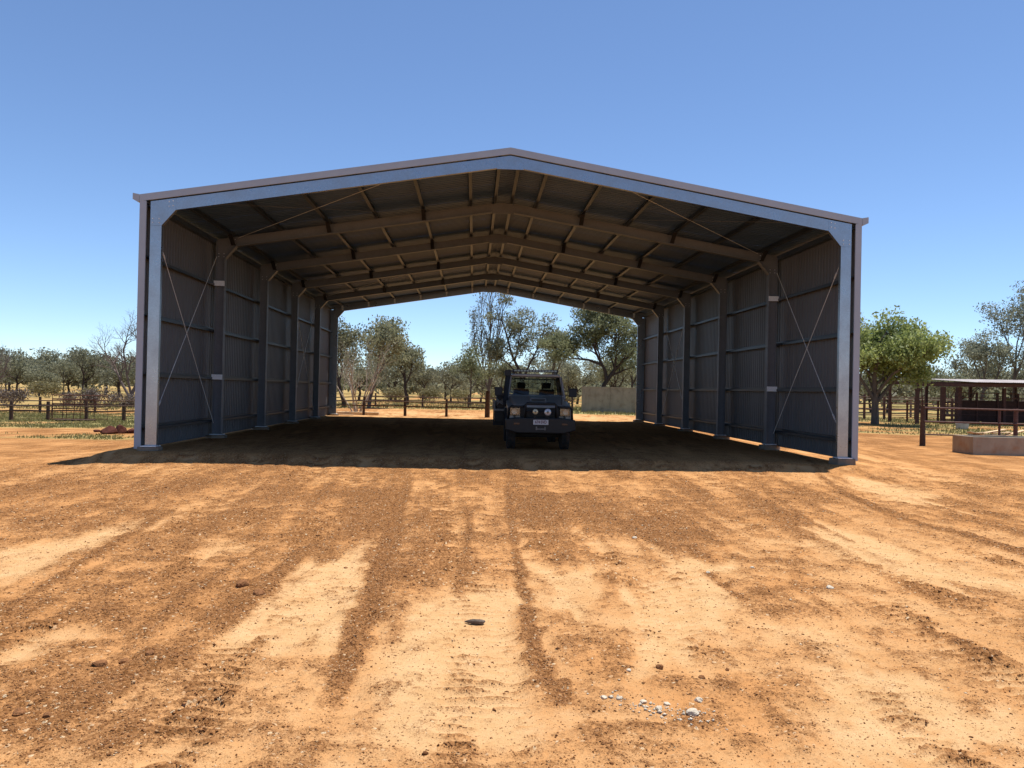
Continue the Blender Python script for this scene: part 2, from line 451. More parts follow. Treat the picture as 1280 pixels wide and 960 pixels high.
def poly_sd(X, Y, P):
    d = np.full(X.shape, 1e9); ins = np.zeros(X.shape, bool)
    for i in range(len(P)):
        a = P[i]; b = P[(i + 1) % len(P)]
        d = np.minimum(d, seg_dist(X, Y, a, b)[0])
        c = ((a[1] > Y) != (b[1] > Y)) & (X < (b[0] - a[0]) * (Y - a[1]) / (b[1] - a[1] + 1e-12) + a[0])
        ins ^= c
    return np.where(ins, -d, d)

WHEELS = [(-5.6, 1.1), (-4.05, 2.3), (-3.3, 0.4), (-2.35, 3.1), (-1.18, 1.9), (-0.62, 0.2), (0.55, 2.6), (1.12, 0.9), (1.75, 3.9), (2.6, 1.4), (3.4, 0.1), (4.6, 2.2), (5.9, 0.7), (7.4, 1.6)]
def fan_x(X, Y): return X / (Y + 42.0) * 29.0                    # wheel tracks fan slightly out towards the shed
def wheel_marks(X, Y):
    """(track strength, bar mark) of the tyre tracks that run to the shed"""
    fx = fan_x(X, Y); k = np.zeros(X.shape); lug = np.zeros(X.shape)
    for x0, ph in WHEELS:
        d = fx - x0 - 0.16 * np.sin(Y * 0.17 + ph * 2)
        on = sstep(0.40, 0.56, vnoise(Y * 0.30 + ph * 9, Y * 0 + ph, 71) * 0.7 + 0.3 * fbm(X * 1.3, Y * 0.8, 72, 3))
        kk = sstep(0.175, 0.135, np.abs(d) + 0.05 * (fbm(X * 6, Y * 4, 73, 3) - 0.5)) * on
        ph2 = Y + 0.28 * np.abs(d) + ph
        bar = sstep(0.0, 0.45, np.sin(2 * math.pi * ph2 / 0.115)) * sstep(0.33, 0.50, fbm(X * 2.4, Y * 1.9, 74, 3))
        lug = np.where(kk > k, bar, lug); k = np.maximum(k, kk)
    for a, b in (((1.22, -12.0), (0.42, -14.9)), ((-0.72, -12.8), (-0.74, -16.3)), ((0.0, -9.3), (-0.12, -12.1)), ((-1.95, -12.6), (-2.12, -14.6))):   # the clearest bar prints
        d, t = seg_dist(X, Y, a, b)
        kk = sstep(0.26, 0.20, d + 0.06 * (fbm(X * 6, Y * 4, 75, 3) - 0.5)) * sstep(0.0, 0.06, t) * (1 - sstep(0.92, 1.0, t))
        al = t * math.hypot(b[0] - a[0], b[1] - a[1]) + 0.04 * vnoise(X * 4, Y * 4, 76)
        bar = sstep(0.55, 0.9, np.sin(2 * math.pi * (al + 0.06 * d) / 0.115)) * sstep(0.18, 0.36, fbm(X * 2.6, Y * 2.2, 77, 3)) * 0.9
        lug = np.where(kk > k, bar, lug); k = np.maximum(k, kk)
    return k, lug
def ground_masks(X, Y):
    """gravel: 0 = bare dust, 1 = loose brown gravel;  pale: 0 = orange earth, 1 = pale driven dust"""
    near = np.clip((Y + 19.6) / 6.0, 0.3, 3.0)                   # patches are drawn finer where the ground is seen close
    f1 = fbm(X * 1.3, Y * 0.6, 11, 5) - 0.5; f2 = fbm(X * 1.0, Y * 0.6, 12, 5) - 0.5
    g1 = fbm(X * 9, Y * 5, 13, 4) - 0.5; g2 = fbm(X * 7, Y * 5, 14, 4) - 0.5
    wx = X + f1 * 0.42 * np.minimum(near, 1.5) + g1 * 0.22; wy = Y + f2 * 1.2 * near + g2 * 0.40 * near
    wy = wy + (vnoise(fan_x(X, Y) * 6.0, Y * 0.15, 33) - 0.5) * 0.6 * near + (vnoise(fan_x(X, Y) * 17.0, Y * 0.3, 34) - 0.5) * 0.5 * near
    sx_ = X + f1 * 0.10 + g1 * 0.10; sy_ = Y + g2 * 0.2
    fx = fan_x(X, Y)
    v = 0.29 + 0.13 * sstep(1.2, -2.6, X) + 0.17 * sstep(-14.0, -8.5, Y) - 0.10 * sstep(-1.5, 0, Y)
    pale = 0.30 - 0.22 * sstep(-12, -7, Y)
    st1 = fbm(fx * 1.5, Y * 0.11, 21, 4) - 0.5; st2 = fbm(fx * 6.5, Y * 0.20, 31, 4) - 0.5      # grader and wheel streaks
    mid = fbm(X * 1.7 / np.minimum(near, 1.5), Y * 1.0 / np.minimum(near, 2.0), 22, 5) - 0.5
    v = v + 0.60 * st1 + 0.62 * st2 + 0.68 * mid
    pale = pale - 0.5 * st1 - 0.45 * st2 - 0.5 * mid
    for val, P in BLOBS:
        sd = poly_sd(wx, wy, P)
        sz = 0.05 + 0.08 * np.clip((np.mean([p[1] for p in P]) + 19.6) / 6, 0.4, 3)
        k = sstep(sz, -sz * 1.5, sd)
        v = v + val * (0.42 if val > 0 else 0.38) * k
        if val < 0: pale = pale - val * 0.72 * k
        else: pale = pale - 0.45 * k
    kt, lug = wheel_marks(X, Y)
    v = v - 0.26 * kt * (1 - lug) + 0.22 * kt * lug; pale = pale + 0.20 * kt * (1 - lug)
    late = 0.55 * kt * lug
    br = sstep(0.28, 0.55, fbm(X * 2.3, Y * 1.1, 27, 4))          # the dark lines come and go
    for val, P, W in STROKES:
        for i in range(len(P) - 1):
            d, t = seg_dist(sx_, sy_, P[i], P[i + 1])
            wd = W[i] + (W[i + 1] - W[i]) * t
            k = sstep(wd * 0.95, wd * 0.45, d) * (0.6 + 0.4 * br)
            v = v + val * 0.75 * k * (1 - np.clip(v, 0, 1) * 0.5); pale = pale - 0.5 * k
    fine = fbm(X * 6, Y * 4, 23, 5) - 0.5
    v = v + 0.95 * fine + 0.6 * (fbm(X * 21, Y * 15, 28, 3) - 0.5)
    pale = pale + 0.45 * (fbm(X * 4, Y * 3, 29, 5) - 0.5)
    v = v + 0.30 * sstep(9, 13, X) * sstep(-9, 0, Y) * (fbm(X * 0.7, Y * 1.4, 24, 4) - 0.2)
    pad = (np.abs(X) < 9.6) & (Y > -0.6) & (Y < 24)
    v = np.where(pad, np.maximum(v, 0.42 - 0.25 * kt + 0.4 * (fbm(X * 1.2, Y * 0.8, 25, 4) - 0.5)), v)       # brown fill under the roof, with the roof's shade put into the colour
    pale = np.where(pad, 0.0, np.clip(pale, 0, 1.05) - late); v = v + np.where(pad, 0, 0.22 * kt * lug)
    rear = sstep(23.5, 24.5, Y) * (1 - sstep(33, 38, Y)) * (1 - sstep(12, 15, np.abs(X)))      # ground behind the shed, made paler to bounce more light inside
    v = v - 0.25 * rear; pale = pale + 0.45 * rear
    return np.clip(v, 0, 1), np.clip(pale, 0, 1)

def gravel_mask(X, Y): return ground_masks(X, Y)[0]

def grass_mask(X, Y):
    n = fbm(X * 0.35, Y * 0.5, 41, 5)
    strip = sstep(-11.5, -14.5, X) * (sstep(13.0, 15.5, Y + 0.18 * (X + 15)) * (1 - sstep(30, 40, Y)))       # strip before the left fence
    strip2 = sstep(-11.5, -14, X) * sstep(7.5, 8.6, Y + 0.25 * (X + 15)) * (1 - sstep(9.8, 11.0, Y + 0.25 * (X + 15))) * sstep(0.42, 0.58, n) * 0.9
    back = sstep(40, 46, Y) * sstep(0.34, 0.56, n) * (1 - sstep(24, 30, X) * (1 - sstep(30, 40, Y)))
    bw = sstep(5.5, 7.5, X) * (1 - sstep(16, 18, X)) * sstep(36.5, 39.5, Y + (n - 0.5) * 3) * (1 - sstep(60, 70, Y))
    rt = sstep(15, 19, X) * sstep(18.5, 24, Y + (n - 0.5) * 6) * sstep(0.3, 0.5, n)
    left2 = sstep(-13, -16, X) * sstep(34, 44, Y) * 0.5
    return np.clip(np.maximum.reduce([strip * sstep(0.26, 0.46, n), strip2, back * 0.8, bw, rt * 0.9, left2]), 0, 1)

def axis_pts(fine0, fine1, step, lo, hi, g=1.18, cap=40):
    a = list(np.arange(fine0, fine1, step))
    s = step; x = a[-1]
    while x < hi:
        s = min(s * g, cap); x += s; a.append(x)
    s = step; x = a[0]; b = []
    while x > lo:
        s = min(s * g, cap); x -= s; b.append(x)
    return np.array(b[::-1] + a)

xs = axis_pts(-10.5, 12.5, 0.05, -900, 900, 1.10)
ys = [-24.0, -21.0, -19.0, -17.6, -17.0]
y = -16.4; ys.append(y)
while y < 2.0:
    y += min(max(0.018, (y + 19.6) * 0.0065), 0.09); ys.append(y)
while y < 60: y += 0.45; ys.append(y)
st = 0.45
while y < 1400: st = min(st * 1.25, 60); y += st; ys.append(y)
ys = np.array([-60.0, -40.0, -30.0] + ys)
GX, GY = np.meshgrid(xs, ys)
gm = np.zeros(GX.shape) + 0.25; pm = np.zeros(GX.shape) + 0.3
near = (np.abs(GX) < 45) & (GY < 70) & (GY > -22)
gm[near], pm[near] = ground_masks(GX[near], GY[near])
gr = grass_mask(GX, GY)
gm = gm * (1 - 0.8 * gr)
GZ = ground_z(GX, GY)
# relief: gravel lies proud, wheel ruts sink, cleat marks cross the tracks
nf = sstep(5, -4, GY)
rel = 0.045 * gm * (0.3 + fbm(GX * 12, GY * 10, 51, 3)) + 0.030 * (fbm(GX * 2.2, GY * 1.6, 52, 4) - 0.5) + 0.012 * (fbm(GX * 17, GY * 17, 53, 3) - 0.5)
rel = rel + 0.05 * (fbm(GX * 0.6, GY * 0.35, 54, 3) - 0.5)
kt, lug = np.zeros(GX.shape), np.zeros(GX.shape)
kt[near], lug[near] = wheel_marks(GX[near], GY[near])
rel = rel - 0.018 * kt + 0.010 * kt * lug
for val, P, W in STROKES[:2] + STROKES[4:5]:                      # tyre ruts: a low wall on the right side of the dark line
    for i in range(len(P) - 1):
        d, t = seg_dist(GX, GY, P[i], P[i + 1])
        rel = rel - 0.028 * sstep(W[i] * 1.2, W[i] * 0.2, d)
fade = 0.25 + 0.75 * nf
GZ = GZ + rel * fade * (1 - 0.75 * ((np.abs(GX) < 9.6) & (GY > -0.2) & (GY < 27)))
nx, ny = len(xs), len(ys)
idx = np.arange(nx * ny).reshape(ny, nx)
F = np.stack([idx[:-1, :-1], idx[:-1, 1:], idx[1:, 1:], idx[1:, :-1]], -1).reshape(-1, 4)
gme = fast_mesh('ground', np.stack([GX, GY, GZ], -1).reshape(-1, 3), F, 4, smooth=True)
for nme, arr in (('gravel', gm), ('grass', gr), ('pale', pm)):
    at = gme.attributes.new(nme, 'FLOAT', 'POINT')
    at.data.foreach_set('value', np.ascontiguousarray(arr.ravel(), dtype=np.float32))

m, nt, b = mat_base('red_earth')
ga = N(nt, 'ShaderNodeAttribute', attribute_name='gravel').outputs['Fac']
gs = N(nt, 'ShaderNodeAttribute', attribute_name='grass').outputs['Fac']
geo = N(nt, 'ShaderNodeNewGeometry')
pos = geo.outputs['Position']
n1 = noise(nt, 0.55, 6, 0.6, pos); n2 = noise(nt, 26, 5, 0.7, pos); n3 = noise(nt, 140, 3, 0.7, pos); n4 = noise(nt, 5, 6, 0.65, pos)
vor = N(nt, 'ShaderNodeTexVoronoi'); vor.inputs['Scale'].default_value = 55; nt.links.new(pos, vor.inputs['Vector'])
pa = N(nt, 'ShaderNodeAttribute', attribute_name='pale').outputs['Fac']
dust = mixc(nt, ramp(nt, n1, [(0.35, 0.0), (0.65, 1.0)]), (0.45, 0.215, 0.080), (0.52, 0.265, 0.108))
pd = mixc(nt, ramp(nt, n4, [(0.3, 0.0), (0.7, 1.0)]), (0.495, 0.292, 0.132), (0.585, 0.375, 0.195))
pfac = nt.nodes.new('ShaderNodeMath'); pfac.operation = 'MULTIPLY_ADD'; pfac.use_clamp = True
n5 = noise(nt, 62, 4, 0.75, pos)
pn = nt.nodes.new('ShaderNodeMath'); pn.operation = 'ADD'; nt.links.new(n2, pn.inputs[0]); nt.links.new(n5, pn.inputs[1])
nt.links.new(pn.outputs[0], pfac.inputs[0]); pfac.inputs[1].default_value = 1.05
sb = nt.nodes.new('ShaderNodeMath'); sb.operation = 'SUBTRACT'; nt.links.new(pa, sb.inputs[0]); sb.inputs[1].default_value = 1.05; nt.links.new(sb.outputs[0], pfac.inputs[2])
dust = mixc(nt, pfac.outputs[0], dust, pd)
grav = mixc(nt, ramp(nt, vor.outputs['Color'], [(0.15, 0.0), (0.85, 1.0)]), (0.145, 0.062, 0.022), (0.34, 0.165, 0.068))
grav = mixc(nt, ramp(nt, vor.outputs['Color'], [(0.86, 0.0), (0.92, 1.0)]), grav, (0.55, 0.42, 0.27))
def mth(nt, op, a, b_, clamp=False):
    n = nt.nodes.new('ShaderNodeMath'); n.operation = op; n.use_clamp = clamp
    for i, v in enumerate((a, b_)):
        if isinstance(v, (int, float)): n.inputs[i].default_value = v
        else: nt.links.new(v, n.inputs[i])
    return n.outputs[0]
fac = mth(nt, 'ADD', ga, mth(nt, 'MULTIPLY', mth(nt, 'SUBTRACT', n2, 0.5), 2.1))
fac = mth(nt, 'ADD', fac, mth(nt, 'MULTIPLY', mth(nt, 'SUBTRACT', n3, 0.5), 2.0))
c = mixc(nt, ramp(nt, fac, [(0.14, 0.0), (0.72, 1.0)]), dust, grav)
gcol = mixc(nt, ramp(nt, n4, [(0.35, 0.0), (0.65, 1.0)]), (0.165, 0.175, 0.062), (0.32, 0.27, 0.13))
c = mixc(nt, mth(nt, 'MULTIPLY', gs, 0.95), c, gcol)
nt.links.new(c, b.inputs['Base Color'])
b.inputs['Roughness'].default_value = 1.0
b.inputs['Specular IOR Level'].default_value = 0.0
hgt = mth(nt, 'ADD', mth(nt, 'MULTIPLY', n2, 0.6), mth(nt, 'MULTIPLY', n3, 0.35))
hgt = mth(nt, 'ADD', hgt, mth(nt, 'MULTIPLY', mth(nt, 'SUBTRACT', 1.0, vor.outputs['Distance']), mth(nt, 'MULTIPLY', ga, 0.9)))
bn = N(nt, 'ShaderNodeBump'); bn.inputs['Strength'].default_value = 0.7; bn.inputs['Distance'].default_value = 0.035
nt.links.new(hgt, bn.inputs['Height']); nt.links.new(bn.outputs['Normal'], b.inputs['Normal'])
M['earth'] = m
tag(link_obj('ground', gme, m), kind='structure')

# loose stones lying in the gravel (uncountable)
def surf_z(x, y):
    """height of the built ground sheet"""
    i = np.clip(np.searchsorted(xs, x) - 1, 0, nx - 2); j = np.clip(np.searchsorted(ys, y) - 1, 0, ny - 2)
    u = (x - xs[i]) / (xs[i + 1] - xs[i]); v = (y - ys[j]) / (ys[j + 1] - ys[j])
    return (GZ[j, i] * (1 - u) + GZ[j, i + 1] * u) * (1 - v) + (GZ[j + 1, i] * (1 - u) + GZ[j + 1, i + 1] * u) * v

rng = np.random.default_rng(7)
OCT_V = np.array([(1, 0, 0), (0, 1, 0), (-1, 0, 0), (0, -1, 0), (0, 0, 1), (0, 0, -1)], float)
OCT_F = np.array([(0, 1, 4), (1, 2, 4), (2, 3, 4), (3, 0, 4), (1, 0, 5), (2, 1, 5), (3, 2, 5), (0, 3, 5)])
def scatter_stones(name, n, size_mu, size_sig, power, mat, ymax=-1.5, smax=0.03, bare=0.0):
    # sample evenly over the picture's view of the yard: depth ~ log-uniform
    D = np.exp(rng.uniform(math.log(3.0), math.log(ymax + 19.6), n * 3))
    X = -0.8 + D * rng.uniform(-0.72, 0.80, n * 3); Y = -19.6 + D
    g = gravel_mask(X, Y)
    keep = rng.random(n * 3) < np.maximum(g ** power, bare)
    X, Y = X[keep][:n], Y[keep][:n]; k = len(X)
    s = np.minimum(np.exp(rng.normal(math.log(size_mu), size_sig, k)), smax)
    s = s * np.clip(0.55 + (Y + 19.6) * 0.06, 0.6, 1.5)
    Z = surf_z(X, Y) + s * 0.05
    V = OCT_V[None] * (s[:, None, None] * rng.uniform(0.55, 1.25, (k, 6, 1))) * np.array([1, 1, 0.7])
    V = V + rng.normal(0, 0.16, (k, 6, 3)) * s[:, None, None]
    a = rng.uniform(0, 6.28, k); ca, sa = np.cos(a)[:, None], np.sin(a)[:, None]
    V = np.stack([V[..., 0] * ca - V[..., 1] * sa, V[..., 0] * sa + V[..., 1] * ca, V[..., 2]], -1)
    V = V + np.stack([X, Y, Z], -1)[:, None, :]
    F = (OCT_F[None] + (np.arange(k) * 6)[:, None, None]).reshape(-1, 3)
    tag(link_obj(name, fast_mesh(name, V.reshape(-1, 3), F, 3), mat), kind='stuff')

m, nt, b = mat_base('loose_gravel')
g = N(nt, 'ShaderNodeNewGeometry')
c = ramp(nt, g.outputs['Random Per Island'], [(0.0, (0.105, 0.040, 0.013)), (0.45, (0.20, 0.085, 0.030)), (0.8, (0.33, 0.16, 0.064)), (0.965, (0.40, 0.24, 0.115)), (0.992, (0.55, 0.44, 0.30))])
nt.links.new(c, b.inputs['Base Color']); b.inputs['Roughness'].default_value = 0.9; b.inputs['Specular IOR Level'].default_value = 0.2
M['pebble'] = m
scatter_stones('loose_gravel', 180000, 0.0046, 0.45, 1.5, m, -0.8, 0.015, 0.09)
scatter_stones('scattered_clods', 2400, 0.0095, 0.45, 3.0, m, -3.0, 0.024, 0.02)

# short grass: many thin blades (uncountable)
def blades(name, n, x0, x1, y0, y1, h, wd, mat, thr=0.35):
    X = rng.uniform(x0, x1, n * 3); Y = rng.uniform(y0, y1, n * 3)
    g = grass_mask(X, Y); keep = (rng.random(n * 3) < g) & (g > thr) & (vnoise(X * 1.3, Y * 1.3, 77) > 0.25)
    X, Y = X[keep][:n], Y[keep][:n]; k = len(X)
    Z = surf_z(X, Y) - 0.01
    a = rng.uniform(0, 6.28, k); hh = h * rng.uniform(0.4, 1.3, k); ln = rng.normal(0, 0.35, (k, 2)) * hh[:, None]
    wx, wy = np.cos(a) * wd, np.sin(a) * wd
    V = np.stack([np.stack([X - wx, Y - wy, Z], -1), np.stack([X + wx, Y + wy, Z], -1), np.stack([X + ln[:, 0], Y + ln[:, 1], Z + hh], -1)], 1)
    F = np.arange(k * 3).reshape(-1, 3)
    tag(link_obj(name, fast_mesh(name, V.reshape(-1, 3), F, 3), mat), kind='stuff')
blades('short_grass', 60000, -48, -11, 6, 36, 0.10, 0.022, M['grass'])
blades('dry_grass', 22000, -40, 20, 34, 75, 0.22, 0.035, M['grass'])
blades('yard_grass', 14000, 14, 46, 18, 52, 0.16, 0.03, M['grass'])

# ------------------------------------------------------------------ the steel shed
SL = 0.1638                                   # roof pitch
XI, XO = 8.80, 9.08                           # inner and outer face of the columns
KX, KZ = 8.456, 5.978                         # where the knee brace meets the rafter
def raf_bot(x): return 7.306 - SL * (abs(x) - 0.35) if abs(x) > 0.35 else 7.325
def raf_top(x): return 7.66 - SL * abs(x)
shed = thing('steel_shed', 'large open ended grey gable shed with galvanised portal frames on the red earth pad', 'shed')

def frame(y, style):
    """style: 'front' (web to the camera), 'mid' (two channels back to back), 'rear' (web outward)"""
    tw = 0.012
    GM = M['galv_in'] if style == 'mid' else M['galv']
    yw = {'front': y, 'mid': y - tw / 2, 'rear': y - tw}[style]           # web from yw to yw + tw
    f0, f1 = {'front': (y + tw, y + 0.105), 'mid': (y - 0.10, y + 0.10), 'rear': (y - 0.105, y - tw)}[style]
    def flange(mb, a, b, side):
        """flange strip along a -> b (x,z); side: unit normal pointing into the section"""
        t = 0.010
        a2 = (a[0] + side[0] * t, a[1] + side[1] * t); b2 = (b[0] + side[0] * t, b[1] + side[1] * t)
        if style == 'mid':
            for (u0, u1) in ((f0, yw - 0.0005), (yw + tw + 0.0005, f1)): mb.prism([a, b, b2, a2], 'y', u0, u1)
        else:
            mb.prism([a, b, b2, a2], 'y', f0, f1)
        # stiffening lips
        L = 0.028
        a3 = (a[0] + side[0] * L, a[1] + side[1] * L); b3 = (b[0] + side[0] * L, b[1] + side[1] * L)
        if style in ('mid', 'rear'): mb.prism([a2, b2, b3, a3], 'y', f0, f0 + 0.006)
        if style in ('mid', 'front'): mb.prism([a2, b2, b3, a3], 'y', f1 - 0.006, f1)
    for s in (-1, 1):
        mb = MB()
        mb.prism([(s * XI, 0.0), (s * XO, 0.0), (s * XO, raf_top(XO) - 0.012), (s * XI, raf_top(XI) - 0.012)] if False else
                 [(s * XI, 0.0), (s * XO, 0.0), (s * XO, 5.566), (s * XI, 5.566)], 'y', yw, yw + tw)
        flange(mb, (s * XI, 0.0), (s * XI, 5.566), (s, 0))
        flange(mb, (s * XO, 0.0), (s * XO, 6.13), (-s, 0))
        c = mb.build('column', GM, shed)
        # base cleat with bolts
        bp = MB().box(s * XI - 0.05 if s > 0 else s * XO - 0.05, s * XO + 0.05 if s > 0 else s * XI + 0.05, y - 0.16, y + 0.16, -0.022, -0.002)
        bp.build('base_plate', M['galv_plate'], c)
        # knee
        kb = MB()
        pts = [(s * XO, 5.57), (s * XO, raf_top(XO)), (s * KX, raf_top(KX)), (s * KX, KZ), (s * XI, 5.57)]
        kb.prism(pts, 'y', yw - 0.003, yw + tw + 0.003)
        n = Vector((XI - KX, 0, -(KZ - 5.57))).normalized(); nn = (s * abs(n.z), abs(n.x))
        flange(kb, (s * XI, 5.572), (s * KX, KZ), nn)
        k = kb.build('knee_plate', GM, shed)
        bolts = MB()
        for (bx, bz) in ((8.86, 5.64), (9.02, 5.64), (8.86, 5.74), (9.02, 5.74), (8.52, 6.08), (8.52, 6.20), (8.62, 6.06), (8.62, 6.18)):
            bolts.tube([(s * bx, yw - 0.022, bz), (s * bx, yw + tw + 0.022, bz)], 0.012, 6)
        tag(bolts.build('bolts', M['galv_plate'], k), kind='stuff')
        # rafter half
        rb = MB()
        X0 = 0.35
        rb.prism([(s * X0, raf_bot(X0)), (s * (KX - 0.002), raf_bot(KX - 0.002)), (s * (KX - 0.002), raf_top(KX - 0.002)), (s * X0, raf_top(X0))], 'y', yw, yw + tw)
        nrm = Vector((SL, 1)).normalized()
        flange(rb, (s * X0, raf_bot(X0)), (s * (KX - 0.004), raf_bot(KX - 0.004)), (s * nrm.x, nrm.y))
        flange(rb, (s * X0, raf_top(X0)), (s * (XO - 0.02), raf_top(XO - 0.02)), (-s * nrm.x, -nrm.y))
        rb.build('rafter', GM, shed)
    ap = MB()
    ap.prism([(-0.348, raf_bot(0.351)), (0.348, raf_bot(0.351)), (0.348, raf_top(0.348)), (0, raf_top(0)), (-0.348, raf_top(0.348))], 'y', yw - 0.003, yw + tw + 0.003)
    ap.build('apex_plate', GM, shed)

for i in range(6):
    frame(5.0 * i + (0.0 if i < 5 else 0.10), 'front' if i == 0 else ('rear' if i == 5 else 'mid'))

# concrete footings under the columns
rng = np.random.default_rng(3)
for i in range(6):
    for s in (-1, 1):
        y = 5.0 * i + (0.06 if i == 0 else (0.04 if i == 5 else 0)); cx = s * 8.97
        mb = MB()
        k = 11; ring = []
        for j in range(k):
            a = 2 * math.pi * j / k; r = 0.30 * rng.uniform(0.86, 1.12)
            ring.append((cx + r * 1.15 * math.cos(a), y + r * math.sin(a)))
        vs = [(p[0], p[1], -0.45) for p in ring] + [(cx + (p[0] - cx) * 0.93, y + (p[1] - y) * 0.93, -0.024 + rng.uniform(-0.02, 0)) for p in ring]
        mb.add(vs, [tuple(range(k - 1, -1, -1)), tuple(range(k, 2 * k))] + [(j, (j + 1) % k, k + (j + 1) % k, k + j) for j in range(k)])
        mb.build('footing', M['concrete'], shed, bevel=0.015)

# purlins: one C section each, web on the uphill side
PUR = [0.22, 1.0, 2.5, 4.0, 5.5, 7.0, 8.5]
for s in (-1, 1):
    for px in PUR:
        z0 = raf_top(px) + 0.008; h = 0.118
        n = Vector((s * SL, 0, 1)).normalized(); t = Vector((s, 0, -s * s * SL)).normalized()
        o = Vector((s * px, 0, z0))
        def q(a, b): return (o.x + t.x * a + n.x * b, o.z + t.z * a + n.z * b)
        mb = MB()
        for poly in ([q(0, 0), q(0.004, 0), q(0.004, h), q(0, h)], [q(0.004, 0), q(0.088, 0), q(0.088, 0.004), q(0.004, 0.004)],
                     [q(0.004, h - 0.004), q(0.055, h - 0.004), q(0.055, h), q(0.004, h)], [q(0.084, 0.004), q(0.088, 0.004), q(0.088, h - 0.005), q(0.084, h - 0.005)]):
            mb.prism(poly, 'y', 0.02, 25.08)
        po = mb.build('purlin', M['girt'], shed)
        for (a0, a1) in ((-0.004, 0.010), (0.078, 0.092)):
            MB().prism([q(a0, -0.004), q(a1, -0.004), q(a1, -0.0005), q(a0, -0.0005)], 'y', 0.03, 25.07).build('purlin_edge', M['purlin'], po)
    # eave purlin
    mb = MB().box(min(s * 9.09, s * 9.255), max(s * 9.09, s * 9.255), 0.02, 25.08, 6.06, 6.066)
    mb.box(min(s * 9.09, s * 9.095), max(s * 9.09, s * 9.095), 0.02, 25.08, 6.067, 6.20)
    mb.build('eave_purlin', M['purlin'], shed)
    # wall girts (Z sections)
    for gz_ in (0.44, 1.80, 3.30, 4.77):
        mb = MB()
        a, b_ = s * 9.092, s * 9.255
        mb.box(min(a, b_), max(a, b_), 0.02, 25.08, gz_, gz_ + 0.004)
        mb.box(min(a, a + s * 0.004), max(a, a + s * 0.004), 0.02, 25.08, gz_ - 0.07, gz_ - 0.0005)
        mb.box(min(b_ - s * 0.004, b_), max(b_ - s * 0.004, b_), 0.02, 25.08, gz_ + 0.0045, gz_ + 0.07)
        mb.box(min(a + s * 0.0045, a + s * 0.02), max(a + s * 0.0045, a + s * 0.02), 0.02, 25.08, gz_ - 0.07, gz_ - 0.066)
        mb.build('girt', M['girt'], shed)
    # bright splice plates on the second column
    for gz_ in (1.80, 4.77):
        MB().box(min(s * 8.79, s * 9.12), max(s * 8.79, s * 9.12), 4.855, 4.893, gz_ - 0.075, gz_ + 0.085).build('splice_plate', M['galv_plate'], shed)

# fly braces from purlin to rafter bottom flange
for i in range(6):
    y = 5.0 * i + (0 if i < 5 else 0.02)
    for s in (-1, 1):
        for px in ((2.5, 5.5, 8.5) if 0 < i < 5 else ((1.0, 2.5, 4.0, 5.5, 7.0, 8.5) if i == 5 else ())):
            xx = s * (px + 0.04)
            for sy in ((-1, 1) if i < 5 else (-1,)):
                mb = MB().bar((xx, y + sy * 0.09, raf_bot(px) + 0.03), (xx, y + sy * (0.50 if i < 5 else 0.16), raf_top(px) + 0.005), 0.11 if i == 5 else 0.13, 0.006, (0, 1, 0))
                mb.build('fly_brace', M['galv_plate' if i == 5 else 'fly'], shed)  # rear braces' lit look and inner braces' shade put into their colours

# rod bracing
def rod(a, b, r=0.0105):
    mb = MB().tube([a, b], r, 6)
    mid = Vector(a).lerp(Vector(b), 0.12); m2 = Vector(a).lerp(Vector(b), 0.145)
    mb.tube([mid, m2], r * 2.2, 6)
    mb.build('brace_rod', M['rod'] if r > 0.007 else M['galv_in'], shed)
for s in (-1, 1):
    for (ya, yb) in ((0.12, 4.88), (15.12, 19.88), (20.12, 24.9)):
        if ya == 20.12: continue
        rod((s * 9.05, ya, 0.35), (s * 9.05, yb, 5.62)); rod((s * 9.03, ya, 5.62), (s * 9.03, yb, 0.35))
        for (xa, xb) in ((2.45, 8.4),):
            rod((s * xa, ya, raf_top(xa) - 0.05), (s * xb, yb, raf_top(xb) - 0.05), 0.0075); rod((s * xb, ya, raf_top(xb) - 0.075), (s * xa, yb, raf_top(xa) - 0.075), 0.006)

# cladding: ribbed sheets, each its own piece
def rib_profile(wd):
    p = []; t = 0.0; n = 4; st = wd / n
    for i in range(n):
        p += [(t, 0.0), (t + st * 0.62, 0.0), (t + st * 0.70, 0.028), (t + st * 0.86, 0.028), (t + st * 0.94, 0.0)]
        t += st
    p.append((wd, 0.0))
    return p
NSH = 33; SW = 25.16 / NSH
def sheet_mesh(name, length, mat, rib=0.028):
    """flat in x: across (y), along z, ribs toward +x; slight per sheet thickness"""
    p = rib_profile(SW + 0.004); n = len(p); vs = []; fs = []
    for z in (0.0, length):
        for (yy, d) in p: vs.append((d * rib / 0.028, yy, z))
    for i in range(n - 1): fs.append((i, i + 1, n + i + 1, n + i))
    me = bpy.data.meshes.new(name); me.from_pydata(vs, [], fs); me.materials.append(M[mat])
    return me
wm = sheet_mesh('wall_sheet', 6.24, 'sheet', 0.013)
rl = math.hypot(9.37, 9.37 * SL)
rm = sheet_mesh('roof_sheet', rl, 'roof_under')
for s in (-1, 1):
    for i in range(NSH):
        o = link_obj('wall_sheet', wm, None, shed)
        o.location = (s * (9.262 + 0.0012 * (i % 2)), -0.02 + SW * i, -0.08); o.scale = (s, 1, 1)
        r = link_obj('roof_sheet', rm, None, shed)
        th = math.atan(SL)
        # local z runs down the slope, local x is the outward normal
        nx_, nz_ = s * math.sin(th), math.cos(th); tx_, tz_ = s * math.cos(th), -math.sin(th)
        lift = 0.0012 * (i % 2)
        r.matrix_local = Matrix(((nx_, 0, tx_, nx_ * lift), (0, 1, 0, -0.02 + SW * i), (nz_, 0, tz_, 7.795 + nz_ * lift), (0, 0, 0, 1)))

